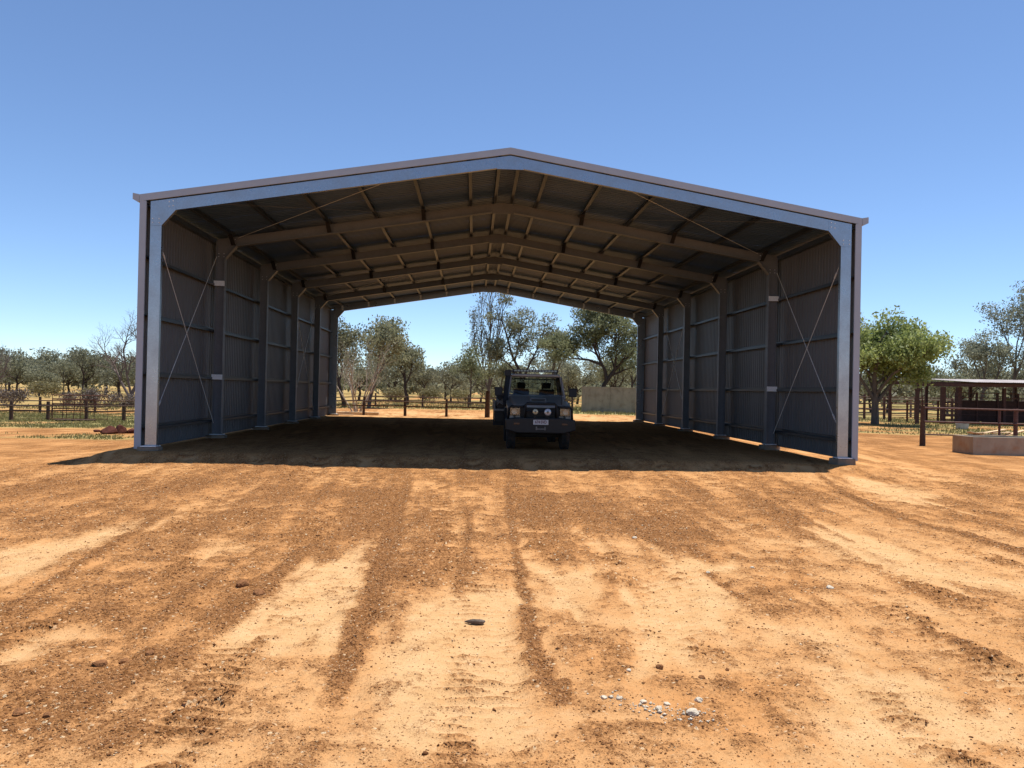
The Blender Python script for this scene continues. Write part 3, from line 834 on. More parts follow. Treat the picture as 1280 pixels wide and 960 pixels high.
# flashings
th = math.atan(SL)
for s in (-1, 1):
    for (ya, yb) in ((-0.045, -0.033), (25.153, 25.165)):
        mb = MB()
        z1 = lambda x: 7.862 - SL * abs(x); z0 = (lambda x: 7.69 - SL * abs(x)) if ya < 0 else (lambda x: 7.55 - SL * abs(x))
        mb.prism([(0, z0(0)), (s * 9.345, z0(9.345)), (s * 9.345, z1(9.345)), (0, z1(0))], 'y', ya, yb)
        a2, b2 = (yb + 0.0004, yb + 0.16) if ya < 0 else (ya - 0.16, ya - 0.0004)
        mb.prism([(0, z1(0) - 0.006), (s * 9.345, z1(9.345) - 0.006), (s * 9.345, z1(9.345)), (0, z1(0))], 'y', a2, b2)
        mb.prism([(0, z0(0)), (s * 9.04, z0(9.04)), (s * 9.04, z0(9.04) + 0.005), (0, z0(0) + 0.005)], 'y', *( (yb + 0.0004, yb + 0.030) if ya < 0 else (ya - 0.030, ya - 0.0004)))
        mb.build('barge_flashing', M['flashing'], shed)
        # corner flashing, folded round the corner
        mb = MB()
        a, b_ = (s * 9.172 if ya < 0 else s * 9.05), s * 9.335
        mb.box(min(a, b_), max(a, b_), ya + 0.002, yb + 0.002, -0.085, z0(9.25) + 0.0)
        mb.box(min(b_ - s * 0.004, b_), max(b_ - s * 0.004, b_), *((yb + 0.0024, yb + 0.17) if ya < 0 else (ya - 0.17, ya + 0.0016)), -0.085, 6.17)
        mb.box(min(a, a + s * 0.004), max(a, a + s * 0.004), *((yb + 0.0024, yb + 0.03) if ya < 0 else (ya - 0.03, ya + 0.0016)), -0.085, 6.15)
        mb.build('corner_flashing', M['flashing'], shed)
    # gutter
    g = MB()
    prof = [(9.352, 6.335), (9.352, 6.15), (9.40, 6.15), (9.512, 6.205), (9.512, 6.362), (9.487, 6.362), (9.487, 6.352), (9.504, 6.352), (9.504, 6.212), (9.40, 6.158), (9.36, 6.158), (9.36, 6.335)]
    g.prism([(s * x, z) for x, z in prof], 'y', -0.04, 25.16)
    for yy in (-0.046, 25.1605):
        g.prism([(s * x, z) for x, z in ((9.352, 6.335), (9.352, 6.15), (9.40, 6.15), (9.512, 6.205), (9.512, 6.362))], 'y', yy, yy + 0.0055)
    g.build('gutter', M['flashing'], shed)
    # ground angle at the foot of the cladding
    MB().box(min(s * 9.215, s * 9.259), max(s * 9.215, s * 9.259), 0.12, 25.0, -0.075, -0.070).build('base_angle', M['purlin'], shed)
mb = MB()
for s in (-1, 1):
    mb.prism([(0, 7.862), (s * 0.26, 7.862 - SL * 0.26), (s * 0.26, 7.868 - SL * 0.26), (0, 7.868)], 'y', 0.13, 25.0)
mb.build('ridge_cap', M['flashing'], shed)

# ------------------------------------------------------------------ utility vehicle parked under the roof
M['paint'] = simple('dusty_graphite_paint', (0.20, 0.175, 0.155), 0.30, 0.05, 0.10, 2, 0, 40, 0.7, dirt=((0.16, 0.11, 0.075), 2.4, 0.55, 0.35))
M['black'] = simple('black_plastic', (0.012, 0.012, 0.013), 0.6, 0, 0.3, 8)
M['bar'] = simple('black_powdercoat', (0.008, 0.0075, 0.0075), 0.5, 0.1, 0.3, 8, dirt=((0.05, 0.028, 0.016), 3, 0.6, 0.35))
M['tyre'] = simple('tyre_rubber', (0.018, 0.016, 0.015), 0.9, 0, 0.4, 10, 0.3, 40, dirt=((0.14, 0.07, 0.035), 4, 0.5, 0.5))
M['rim'] = simple('steel_rim', (0.12, 0.115, 0.11), 0.5, 0.6, 0.2, 8)
M['chrome'] = simple('lamp_reflector', (0.13, 0.13, 0.135), 0.22, 0.85, 0.1, 20)
M['lens'] = glass('lamp_glass', (0.9, 0.9, 0.88), 0.05)
M['glass'] = glass('window_glass', (0.78, 0.80, 0.78))
M['amber'] = simple('amber_lens', (0.07, 0.028, 0.012), 0.25, 0, 0.1, 20)
M['yellow'] = simple('warm_lamp_face', (0.48, 0.44, 0.30), 0.3, 0.4, 0.1, 30)
M['white_lamp'] = simple('clear_lamp_face', (0.42, 0.42, 0.44), 0.25, 0.4, 0.1, 30)
M['plate'] = simple('plate_white', (0.46, 0.44, 0.43), 0.5, 0, 0.05, 10)
M['ink'] = simple('plate_maroon_ink', (0.09, 0.012, 0.03), 0.5, 0, 0.05, 10)
M['seat'] = simple('grey_seat_fabric', (0.012, 0.011, 0.010), 0.95, 0, 0.2, 30)
M['alloy'] = simple('tray_alloy', (0.20, 0.195, 0.185), 0.55, 0.5, 0.2, 4)

ute = thing('utility_truck', 'dark grey tray truck with bull bar, snorkel and two round spotlights under the shed roof', 'truck', (1.085, 1.71, -0.125))
def hexbody(mb, y0, y1, w00, w01, w10, w11, zb0, zt0, zb1, zt1):
    """section at y0 (front): half width bottom w00 top w01, z zb0..zt0 ; at y1: w10,w11,zb1..zt1"""
    return mb.hexa([(-w00, y0, zb0), (w00, y0, zb0), (w10, y1, zb1), (-w10, y1, zb1), (-w01, y0, zt0), (w01, y0, zt0), (w11, y1, zt1), (-w11, y1, zt1)])
# body: bonnet, guards, cab lower, pillars and roof
b1 = MB(); hexbody(b1, 0.46, 1.80, 0.74, 0.72, 0.86, 0.84, 0.62, 1.205, 0.62, 1.475)
b1.build('bonnet', M['paint'], ute, bevel=0.085, seg=4, smooth=False)
scp = MB(); scp.hexa([(-0.25, 0.98, 1.27), (0.25, 0.98, 1.27), (0.27, 1.60, 1.41), (-0.27, 1.60, 1.41), (-0.23, 1.02, 1.385), (0.23, 1.02, 1.385), (0.25, 1.60, 1.462), (-0.25, 1.60, 1.462)])
so = scp.build('bonnet_scoop', M['paint'], ute, bevel=0.02)
MB().box(-0.21, 0.21, 0.974, 0.99, 1.318, 1.372).build('scoop_mouth', M['black'], so)
for s in (-1, 1):
    gd = MB()
    prof = [(0.42, 0.72), (0.42, 1.09), (0.50, 1.15), (1.75, 1.32), (1.86, 1.32), (1.86, 0.62), (1.62, 0.62), (1.52, 0.86), (1.36, 1.00), (1.08, 1.04), (0.80, 1.00), (0.62, 0.86)]
    gd.prism(prof, 'x', min(s * 0.735, s * 0.93), max(s * 0.735, s * 0.93))
    g = gd.build('front_guard', M['paint'], ute, bevel=0.03)
    fl = MB()
    arc = [(1.08 + 0.50 * math.cos(t), 0.52 + 0.53 * math.sin(t)) for t in np.linspace(0.05, math.pi - 0.05, 12)]
    fl.tube([(s * 0.945, p[0], p[1]) for p in arc], 0.06, 6)
    fl.build('wheel_flare', M['black'], g)
cab = MB(); hexbody(cab, 1.865, 3.10, 0.875, 0.89, 0.875, 0.89, 0.52, 1.36, 0.52, 1.36)
cabo = cab.build('cab', M['paint'], ute, bevel=0.03)
pil = MB()
wB, wT = 0.875, 0.775; yB, yT, zB, zT = 1.815, 2.15, 1.462, 2.04
for s in (-1, 1):
    pil.bar((s * wB, yB, zB - 0.11), (s * wT, yT, zT), 0.075, 0.065, (0, 1, 0))
    pil.bar((s * 0.875, 3.05, 1.36), (s * 0.785, 3.02, zT), 0.16, 0.08, (0, 1, 0))
    pil.bar((s * 0.875, 2.35, 1.36), (s * 0.79, 2.38, zT), 0.03, 0.03, (0, 1, 0))
pil.bar((-0.84, yB + 0.02, zB - 0.02), (0.84, yB + 0.02, zB - 0.02), 0.06, 0.07, (0, 1, 0))
pil.bar((-0.80, 3.06, 1.42), (0.80, 3.06, 1.42), 0.06, 0.14)
pil.build('cab_pillars', M['paint'], ute, bevel=0.012)
rf = MB(); hexbody(rf, 2.10, 3.10, 0.80, 0.72, 0.82, 0.74, 2.035, 2.125, 2.035, 2.14)
rf.build('cab_roof', M['paint'], ute, bevel=0.035, seg=3)
ws = MB(); ws.hexa([(-0.845, yB + 0.012, zB + 0.005), (0.845, yB + 0.012, zB + 0.005), (0.845, yB + 0.018, zB + 0.005), (-0.845, yB + 0.018, zB + 0.005),
                    (-0.745, yT - 0.012, zT - 0.005), (0.745, yT - 0.012, zT - 0.005), (0.745, yT - 0.006, zT - 0.005), (-0.745, yT - 0.006, zT - 0.005)])
wso = ws.build('windscreen', M['glass'], ute)
wi = MB()
wi.bar((0.42, yB - 0.01, zB + 0.03), (0.05, yB + 0.05, zB + 0.12), 0.018, 0.014); wi.bar((-0.28, yB - 0.01, zB + 0.03), (-0.66, yB + 0.05, zB + 0.12), 0.018, 0.014)
wi.build('wiper', M['black'], wso)
MB().box(-0.74, 0.74, 3.045, 3.05, 1.50, 1.98).build('rear_window', M['glass'], ute)
for s in (-1, 1):
    MB().hexa([(s * 0.872, 2.0, 1.365), (s * 0.872, 3.0, 1.365), (s * 0.866, 3.0, 1.365), (s * 0.866, 2.0, 1.365), (s * 0.79, 2.25, 2.03), (s * 0.79, 2.98, 2.03), (s * 0.784, 2.98, 2.03), (s * 0.784, 2.25, 2.03)]).build('side_window', M['glass'], ute)
    # door with handle
    d = MB().box(min(s * 0.884, s * 0.902), max(s * 0.884, s * 0.902), 1.93, 2.98, 0.60, 1.34).build('door', M['paint'], ute, bevel=0.008)
    MB().box(min(s * 0.904, s * 0.93), max(s * 0.904, s * 0.93), 2.80, 2.93, 1.17, 1.20).build('handle', M['black'], d)
    # extended mirrors
    mr = MB().box(min(s * 1.02, s * 1.265), max(s * 1.02, s * 1.265), 1.93, 2.03, 1.43, 1.70)
    mo = mr.build('door_mirror', M['black'], ute, bevel=0.025)
    ar = MB().bar((s * 0.86, 2.02, 1.48), (s * 1.05, 1.99, 1.50), 0.03, 0.03); ar.bar((s * 0.86, 2.02, 1.62), (s * 1.05, 1.99, 1.60), 0.03, 0.03)
    ar.build('mirror_arm', M['black'], mo)
    # seat
    st = MB().box(s * 0.40 - 0.24, s * 0.40 + 0.24, 2.62, 2.76, 1.05, 1.66); st.box(s * 0.40 - 0.13, s * 0.40 + 0.13, 2.66, 2.75, 1.68, 1.87)
    st.build('seat', M['seat'], ute, bevel=0.04)
MB().box(-0.82, 0.82, 1.86, 2.12, 1.36, 1.46).build('dashboard', M['black'], ute, bevel=0.03)
sw = MB(); sw.tube([(-0.40 + 0.19 * math.cos(t), 2.22 - 0.07 * math.sin(t), 1.50 + 0.17 * math.sin(t)) for t in np.linspace(0, 2 * math.pi, 17)], 0.016, 6, caps=False)
sw.bar((-0.58, 2.22, 1.50), (-0.22, 2.22, 1.50), 0.04, 0.02); sw.build('steering_wheel', M['black'], ute)
# grille and lamps
gr = MB().box(-0.56, 0.56, 0.425, 0.46, 0.76, 1.13)
gro = gr.build('grille', M['black'], ute)
gs_ = MB()
for z in (0.82, 0.89, 0.96, 1.03, 1.10): gs_.box(-0.52, 0.52, 0.405, 0.4245, z - 0.013, z + 0.013)
gs_.build('grille_slats', M['bar'], gro)
for s in (-1, 1):
    x = s * 0.715
    h = MB().box(x - 0.155, x + 0.155, 0.385, 0.47, 0.895, 1.125).build('headlight', M['black'], ute, bevel=0.015)
    MB().box(x - 0.135, x + 0.135, 0.374, 0.3845, 0.915, 1.105).build('reflector', M['chrome'], h)
    MB().lathe([(0.0, 0.368), (0.075, 0.366), (0.085, 0.3735)], 16, (x + s * 0.02, 0, 1.01)).build('bulb_bowl', M['white_lamp'], h)
    MB().box(x - 0.14, x + 0.14, 0.352, 0.357, 0.91, 1.11).build('lens', M['lens'], h)
    MB().box(s * 0.60 if s > 0 else -0.76, 0.76 if s > 0 else -0.60, 0.03, 0.05, 0.645, 0.705).build('indicator', M['amber'], ute, bevel=0.008)
# bull bar
bb = MB()
bb.prism([(-0.99, 0.50), (-0.99, 0.80), (-0.62, 0.845), (0.62, 0.845), (0.99, 0.80), (0.99, 0.50), (0.66, 0.41), (-0.66, 0.41)], 'y', 0.05, 0.36)
bbo = bb.build('bull_bar', M['bar'], ute, bevel=0.03)
hp = MB()
hp.tube([(-0.44, 0.14, 0.84), (-0.44, 0.10, 1.20), (-0.40, 0.10, 1.245), (0.40, 0.10, 1.245), (0.44, 0.10, 1.20), (0.44, 0.14, 0.84)], 0.038, 8)
for s in (-1, 1):
    hp.tube([(s * 0.46, 0.12, 1.165), (s * 0.84, 0.18, 1.15), (s * 0.90, 0.22, 1.10), (s * 0.91, 0.24, 0.80)], 0.032, 8)
    hp.bar((s * 0.46, 0.13, 0.80), (s * 0.46, 0.13, 1.20), 0.03, 0.12, (0, 1, 0))
hp.build('hoop', M['bar'], bbo, smooth=True)
MB().tube([(-0.41, 0.12, 1.03), (0.41, 0.12, 1.03)], 0.022, 8).build('cross_bar', M['bar'], bbo)
fl_ = MB(); fl_.box(-0.14, -0.10, 0.02, 0.049, 0.50, 0.60); fl_.box(0.10, 0.14, 0.02, 0.049, 0.50, 0.60); fl_.box(-0.14, 0.14, 0.03, 0.049, 0.515, 0.55)
fl_.build('winch_fairlead', M['rim'], bbo)
for (x, z, r, mt) in ((-0.165, 1.02, 0.088, 'yellow'), (0.185, 1.015, 0.112, 'white_lamp')):
    sp = MB().lathe([(r * 0.55, 0.10), (r, 0.03), (r, -0.02), (r * 0.93, -0.03)], 20, (x, 0, z)).build('spotlight', M['black'], ute, smooth=False)
    MB().lathe([(r * 0.90, -0.031), (r * 0.80, -0.040), (r * 0.35, -0.046)], 20, (x, 0, z)).build('lamp_face', M[mt], sp, smooth=True)
    MB().lathe([(r * 0.34, -0.0465), (r * 0.22, -0.055), (r * 0.1, -0.056)], 14, (x, 0, z)).build('lamp_bulb', M['chrome'], sp)
    MB().bar((x, 0.04, 0.84), (x, 0.04, z - r * 0.8), 0.03, 0.03, (0, 1, 0)).build('lamp_stem', M['black'], sp)
pl = MB().box(-0.215, 0.215, 0.022, 0.030, 0.655, 0.795).build('number_plate', M['plate'], ute, bevel=0.003)
def text_mesh(name, body, size, mat, parent, loc, rot=(math.pi / 2, 0, 0), sx=1.0):
    cu = bpy.data.curves.new(name, 'FONT'); cu.body = body; cu.size = size; cu.align_x = 'CENTER'; cu.align_y = 'CENTER'; cu.extrude = 0.0015; cu.offset = 0.0025
    tmp = bpy.data.objects.new(name, cu); COL.objects.link(tmp)
    dg = bpy.context.evaluated_depsgraph_get()
    me = bpy.data.meshes.new_from_object(tmp.evaluated_get(dg)); bpy.data.objects.remove(tmp)
    me.materials.clear(); me.materials.append(mat)
    o = link_obj(name, me, None, parent); o.location = loc; o.rotation_euler = rot; o.scale = (sx, 1, 1)
    return o
text_mesh('plate_lettering', '674·SVD', 0.118, M['ink'], pl, (0, 0.0195, 0.727), sx=0.78)
# snorkel on the vehicle's right (our left)
sn = MB(); sn.tube([(-0.92, 1.35, 1.16), (-0.95, 1.62, 1.24), (-0.94, 1.78, 1.42), (-0.905, 1.95, 1.72), (-0.865, 2.10, 2.06)], [0.06, 0.075, 0.08, 0.078, 0.075], 8)
sn.prism([(-0.965, 2.06), (-0.765, 2.06), (-0.765, 2.22), (-0.80, 2.245), (-0.93, 2.245), (-0.965, 2.22)], 'y', 2.00, 2.20)
sn.build('snorkel', M['black'], ute, bevel=0.0)
# roof rack, light bar and aerials
rk = MB()
for y in (2.32, 2.55, 2.78, 3.01): rk.box(-0.70, 0.70, y, y + 0.05, 2.205, 2.235)
for s in (-1, 1): rk.box(s * 0.70 - 0.025, s * 0.70 + 0.025, 2.27, 3.08, 2.19, 2.25); rk.box(s * 0.66 - 0.02, s * 0.66 + 0.02, 2.4, 2.46, 2.11, 2.20); rk.box(s * 0.66 - 0.02, s * 0.66 + 0.02, 2.9, 2.96, 2.11, 2.20)
rk.build('roof_rack', M['alloy'], ute)
lb = MB(); lb.box(-0.70, 0.70, 2.16, 2.24, 2.185, 2.265)
lbo = lb.build('light_bar', M['black'], ute, bevel=0.01)
lf = MB()
for k in range(14): lf.box(-0.665 + k * 0.0955, -0.665 + k * 0.0955 + 0.075, 2.150, 2.1595, 2.20, 2.25)
lf.build('light_cells', M['chrome'], lbo)
lbm = MB()
for s in (-1, 1): lbm.box(s * 0.66 - 0.02, s * 0.66 + 0.02, 2.18, 2.22, 2.12, 2.184)
lbm.build('light_bar_mount', M['black'], lbo)
MB().tube([(0.60, 0.30, 1.22), (0.60, 0.32, 1.60), (0.60, 0.35, 2.35)], [0.012, 0.007, 0.004], 6).build('aerial', M['black'], ute)
MB().tube([(1.02, 2.2, 1.52), (1.02, 2.2, 2.0), (1.02, 2.2, 2.3)], [0.012, 0.007, 0.004], 6).build('aerial', M['black'], ute)
# wheels
def wheel(x, y, s):
    z = 0.40
    prof = [(0.26, -0.12), (0.36, -0.125), (0.395, -0.09), (0.40, 0.0), (0.395, 0.09), (0.36, 0.125), (0.26, 0.12)]
    t = MB().lathe(prof, 24, (x, y, z), 'x').build('wheel', M['tyre'], ute, smooth=False)
    lg = MB()
    for k in range(30):
        a = 2 * math.pi * k / 30; ca, sa = math.cos(a), math.sin(a)
        for (xa, xb) in ((-0.11, -0.03), (0.03, 0.11)):
            a2 = a + (0.1 if xa > 0 else 0); c2, s2 = math.cos(a2), math.sin(a2)
            lg.bar((x + xa, y + 0.402 * c2, z + 0.402 * s2), (x + xb, y + 0.402 * c2, z + 0.402 * s2), 0.045, 0.02, (0, c2, s2))
    tag(lg.build('tread_lugs', M['tyre'], t), kind='stuff')
    MB().lathe([(0.25, s * 0.05), (0.255, s * 0.115), (0.22, s * 0.10), (0.10, s * 0.06), (0.08, s * 0.10), (0.0, s * 0.105)], 20, (x, y, z), 'x').build('rim', M['rim'], t)
for s in (-1, 1):
    wheel(s * 0.79, 1.08, s); wheel(s * 0.74, 4.25, s)
ax = MB().tube([(-0.7, 1.08, 0.40), (0.7, 1.08, 0.40)], 0.06, 8); ax.tube([(-0.7, 4.25, 0.40), (0.7, 4.25, 0.40)], 0.06, 8)
ax.lathe([(0.05, 3.98), (0.17, 4.10), (0.17, 4.38), (0.05, 4.5)], 12, (0.0, 0, 0.40))
for s in (-1, 1): ax.box(s * 0.42 - 0.045, s * 0.42 + 0.045, 0.45, 5.2, 0.50, 0.62)
ax.build('chassis', M['black'], ute)
# tray
tr = MB().box(-1.24, 1.24, 3.30, 5.45, 0.93, 1.0)
tro = tr.build('tray', M['alloy'], ute, bevel=0.008)
sd_ = MB()
for s in (-1, 1): sd_.box(min(s * 1.205, s * 1.24), max(s * 1.205, s * 1.24), 3.34, 5.42, 1.002, 1.24)
sd_.box(-1.20, 1.20, 5.41, 5.445, 1.002, 1.24)
sd_.build('tray_side', M['alloy'], tro, bevel=0.006)
hb = MB()
for s in (-1, 1): hb.bar((s * 0.88, 3.25, 0.95), (s * 0.80, 3.25, 2.0), 0.06, 0.06, (0, 1, 0))
for z in (1.28, 1.98): hb.bar((-0.86, 3.25, z), (0.86, 3.25, z), 0.05, 0.05)
for k in range(11): hb.bar((-0.72 + k * 0.144, 3.25, 1.28), (-0.72 + k * 0.144, 3.25, 1.98), 0.014, 0.014, (0, 1, 0))
for k in range(4): hb.bar((-0.82, 3.245, 1.42 + k * 0.14), (0.82, 3.245, 1.42 + k * 0.14), 0.014, 0.014)
hb.build('headboard', M['bar'], tro)
for s in (-1, 1):
    tb = MB().box(min(s * 0.80, s * 1.22), max(s * 0.80, s * 1.22), 3.32, 4.05, 0.58, 0.925).build('tool_box', M['bar'], tro, bevel=0.012)
    MB().box(min(s * 0.72, s * 1.23), max(s * 0.72, s * 1.23), 4.68, 4.70, 0.40, 0.925).build('mud_flap', M['black'], tro)
ld = MB().box(-1.15, -0.35, 3.42, 4.5, 1.005, 1.42)
ldo = ld.build('cargo_box', M['bar'], tro, bevel=0.02)
cp = MB()
for k in range(7):
    a = k * 1.1
    cp.tube([(-1.16, 3.40, 1.10 + 0.04 * k), (-0.98 + 0.05 * math.sin(a), 3.34, 1.32 - 0.03 * k), (-0.84, 3.36, 1.08 + 0.03 * k)], 0.012, 5)
cp.build('tie_down_straps', M['alloy'], ldo)
for c in ute.children:                                              # raised suspension: everything but the axles sits 10 cm up
    if c.name.split('.')[0] not in ('wheel', 'chassis'): c.location.z += 0.10

# ------------------------------------------------------------------ fences, yards, trough
rng = np.random.default_rng(11)
def rail_fence(name, label, cat, pts, post_h, post_r, rails, rail_r, mat, group=None, round_post=True, wire=(), rail_mat=None):
    """pts: post positions (x, y); rails: heights above ground; every rail piece spans two posts and is a part"""
    x0, y0 = pts[0]
    t = thing(name, label, cat, (x0, y0, 0), 0, group)
    G = [gz(x, y) for x, y in pts]
    for (x, y), g in zip(pts, G):
        h = post_h * rng.uniform(0.94, 1.06); lx, ly = rng.normal(0, 0.018, 2)
        mb = MB()
        if round_post:
            r = post_r * rng.uniform(0.88, 1.12)
            mb.tube([(x - x0, y - y0, g - 0.2), (x - x0 + lx * .5, y - y0 + ly * .5, g + h * 0.5), (x - x0 + lx, y - y0 + ly, g + h)], [r * 1.05, r, r * 0.92], 8)
        else:
            mb.box(x - x0 - post_r, x - x0 + post_r, y - y0 - post_r, y - y0 + post_r, g - 0.2, g + h)
        mb.build('post', mat, t, bevel=0 if round_post else 0.006)
    for i in range(len(pts) - 1):
        a, b = pts[i], pts[i + 1]
        for hgt in rails:
            e = rng.normal(0, 0.018, 2)
            off = -(post_r + rail_r * 0.6)
            m = ((a[0] + b[0]) / 2 - x0, (a[1] + b[1]) / 2 + off - y0, (G[i] + G[i + 1]) / 2 + hgt + rng.normal(0, 0.02))
            A = (a[0] - x0 - 0.04, a[1] + off - y0, G[i] + hgt + e[0]); B = (b[0] - x0 + 0.04, b[1] + off - y0, G[i + 1] + hgt + e[1])
            r = rail_r * rng.uniform(0.85, 1.15)
            MB().tube([A, m, B], [r, r * 0.94, r * 0.9], 6).build('rail', rail_mat or mat, t)
        for hgt in wire:
            MB().tube([(a[0] - x0, a[1] - post_r - y0, G[i] + hgt), (b[0] - x0, b[1] - post_r - y0, G[i + 1] + hgt)], 0.006, 4).build('wire', M['rust'], t)
    return t

LF = [(-31.8, 22.95), (-29.75, 22.85), (-27.7, 22.76), (-25.71, 22.68), (-23.73, 22.58), (-21.66, 22.48), (-19.64, 22.38), (-17.6, 22.3), (-15.5, 22.2)]
rail_fence('rail_fence', 'low two rail dark timber fence along the green strip left of the shed', 'fence', LF, 1.02, 0.095, (0.80, 0.53), 0.048, M['rail'], wire=(0.12,))
LB = [(-40.2, 33.0), (-36.5, 33.2), (-33.2, 33.4), (-30.2, 33.5), (-27.4, 35.2), (-24.6, 37.0), (-21.6, 38.4), (-18.6, 39.6)]
rail_fence('rail_fence', 'second rail fence set back behind the fence on the left, before the tree line', 'fence', LB, 1.08, 0.09, (0.86, 0.56), 0.045, M['rail'])
RF = [(-9.95, 26.75), (-7.45, 26.72), (-4.95, 26.68), (-2.46, 26.62)]
rf = rail_fence('rail_fence', 'two rail timber fence behind the shed ending at a thick strainer post', 'fence', RF + [(-0.05, 26.55)], 1.08, 0.085, (0.86, 0.60), 0.05, M['rail'])
p = [c for c in rf.children if c.name.startswith('post')][-1]
g = gz(0.0, 26.5)
MB().tube([(9.98, -0.25, g - 0.2), (9.97, -0.25, g + 0.8), (9.98, -0.25, g + 1.62)], [0.15, 0.145, 0.13], 10).build('strainer_post', M['rail'], rf)
BF = [(-17.5, 49.6), (-13.6, 49.4), (-9.6, 49.0), (-5.4, 48.8), (-1.3, 48.6), (2.8, 48.4), (5.6, 48.2), (8.0, 48.1)]
rail_fence('rail_fence', 'farther rail fence crossing the paddock seen through the shed', 'fence', BF, 1.15, 0.08, (0.92, 0.60), 0.05, M['rail'])

# rusty pipe gate and panel at the left fence
def pipe_gate(name, label, x, y, wd, h, lean, mat, nv, bars, cat='gate', rz=0.0):
    g0 = gz(x, y)
    t = thing(name, label, cat, (x, y, g0), rz)
    def P(a, z): return (a, lean * z, z + 0.06)
    fr = MB()
    fr.tube([P(0, 0), P(0, h), P(wd, h), P(wd, 0), P(0, 0)], 0.026, 6)
    fr.build('gate_frame', mat, t)
    for z in bars: MB().tube([P(0, z), P(wd, z)], 0.018, 6).build('gate_bar', mat, t)
    for k in range(nv):
        a = wd * (k + 1) / (nv + 1); MB().tube([P(a, 0), P(a, h)], 0.02, 6).build('gate_upright', mat, t)
    return t
pipe_gate('pipe_gate', 'rusty red pipe gate leaning on the left fence, longest of the rusty frames', -23.35, 22.15, 1.75, 1.12, 0.12, M['rust'], 2, (0.30, 0.62, 0.86))
pipe_gate('stock_gate', 'rusty red stock gate standing open behind the left fence beside the pipe gate', -24.2, 23.9, 3.0, 1.32, -0.05, M['rust'], 3, (0.55, 0.85, 1.08), 'gate')
tag(MB().tube([(-22.9, 21.75, gz(-22.9, 21.75) + 0.07), (-21.9, 21.72, gz(-21.9, 21.72) + 0.06), (-20.85, 21.8, gz(-20.9, 21.8) + 0.07)], [0.06, 0.07, 0.05], 7).build('fallen_rail', M['rail']), 'dark timber rail lying on the grass below the rusty gate', 'rail')

# right: front fence with trough
FF = [(17.5, 10.52), (21.28, 10.33), (25.0, 10.2), (28.8, 10.05)]
ft = thing('steel_rail_fence', 'oxide red steel rail fence with timber strainer post behind the concrete trough', 'fence', (17.5, 10.52, 0))
for i, (x, y) in enumerate(FF):
    g = gz(x, y)
    MB().tube([(x - 17.5, y - 10.52, g - 0.2), (x - 17.5, y - 10.52, g + 0.8), (x - 17.5 + 0.01, y - 10.52, g + 1.64)], [0.115, 0.10, 0.095] if i == 0 else [0.085, 0.08, 0.08], 10).build('post', M['rail'] if i == 0 else M['rust_rail'], ft, smooth=False)
for (za, r) in ((1.56, 0.036), (1.00, 0.036), (0.475, 0.030)):
    for i in range(len(FF) - 1):
        if za < 0.6 and i > 0: continue
        a, b = FF[i], FF[i + 1]
        MB().tube([(a[0] - 17.5, a[1] - 10.52 - 0.10, gz(*a) + za), (b[0] - 17.5, b[1] - 10.52 - 0.10, gz(*b) + za)], r, 8).build('rail', M['rust_rail'], ft)
MB().tube([(3.12, -0.16, gz(20.6, 10.36) - 0.1), (3.12, -0.16, gz(20.6, 10.36) + 1.56)], 0.045, 8).build('steel_post', M['rust_rail'], ft)
# mound round the strainer post
tr_ = thing('water_trough', 'long low brown concrete water trough at the right edge', 'trough', (16.62, 6.08, gz(16.9, 6.1)))
mb = MB(); Lt, Dt, Ht = 6.2, 1.25, 0.635
mb.box(0, Lt, 0, 0.11, -0.3, Ht); mb.box(0, Lt, Dt - 0.11, Dt, -0.3, Ht); mb.box(0, 0.11, 0.11, Dt - 0.11, -0.3, Ht - 0.002); mb.box(Lt - 0.11, Lt, 0.11, Dt - 0.11, -0.3, Ht - 0.002)
mb.box(0.11, Lt - 0.11, 0.11, Dt - 0.11, -0.2, 0.06)
mb.build('trough_wall', M['trough'], tr_, bevel=0.014)
mw, nt, b = mat_base('trough_water'); b.inputs['Base Color'].default_value = (0.03, 0.035, 0.025, 1); b.inputs['Roughness'].default_value = 0.06
MB().box(0.115, Lt - 0.115, 0.115, Dt - 0.115, 0.40, 0.47).build('water', mw, tr_)
tr_.rotation_euler = (0, 0, -0.05)

# sawn planks on a bearer beyond the trough
bx, by = 22.9, 15.2
tag(MB().tube([(bx - 0.3, by, gz(bx, by) + 0.17), (bx + 1.6, by + 0.25, gz(bx, by) + 0.17)], [0.17, 0.16], 9).build('bearer_log', M['rail']), 'dark log lying under the pale planks beyond the trough', 'log')
for i, (ox, l, tilt, zz, lb) in enumerate(((-0.35, 1.0, 0.16, 0.36, 'pale sawn plank at the left end of the small pile beyond the trough'),
                                       (0.05, 1.1, -0.05, 0.405, 'pale sawn plank second from the left in the pile beyond the trough'),
                                       (0.45, 1.2, -0.16, 0.45, 'topmost pale plank sloping across the pile beyond the trough'),
                                       (0.75, 0.9, -0.05, 0.375, 'short pale plank tucked under the topmost plank of the pile'),
                                       (1.15, 1.3, -0.30, 0.30, 'long pale plank sloping down to the right of the pile'))):
    o = MB().box(-l / 2, l / 2, -0.11, 0.11, -0.02, 0.02).build('plank', M['plank'], None, bevel=0.004)
    o.location = (bx + ox + 0.35, by - 0.05 - 0.06 * i, gz(bx, by) + zz + 0.02 * i); o.rotation_euler = (0.06 * (i - 2), -tilt * -1.0, 0.35 - 0.12 * i)
    tag(o, lb, 'plank', 'pale planks piled beyond the trough')
tb = MB().lathe([(0.30, 0.0), (0.36, 0.02), (0.38, 0.36), (0.40, 0.38), (0.37, 0.38), (0.34, 0.06), (0.0, 0.05)], 20).build('stock_tub', M['tub'], None, smooth=False)
rot = Matrix.Rotation(math.pi / 2, 4, 'X'); tb.data.transform(rot); tb.location = (31.3, 28.85, gz(31.3, 28.85))
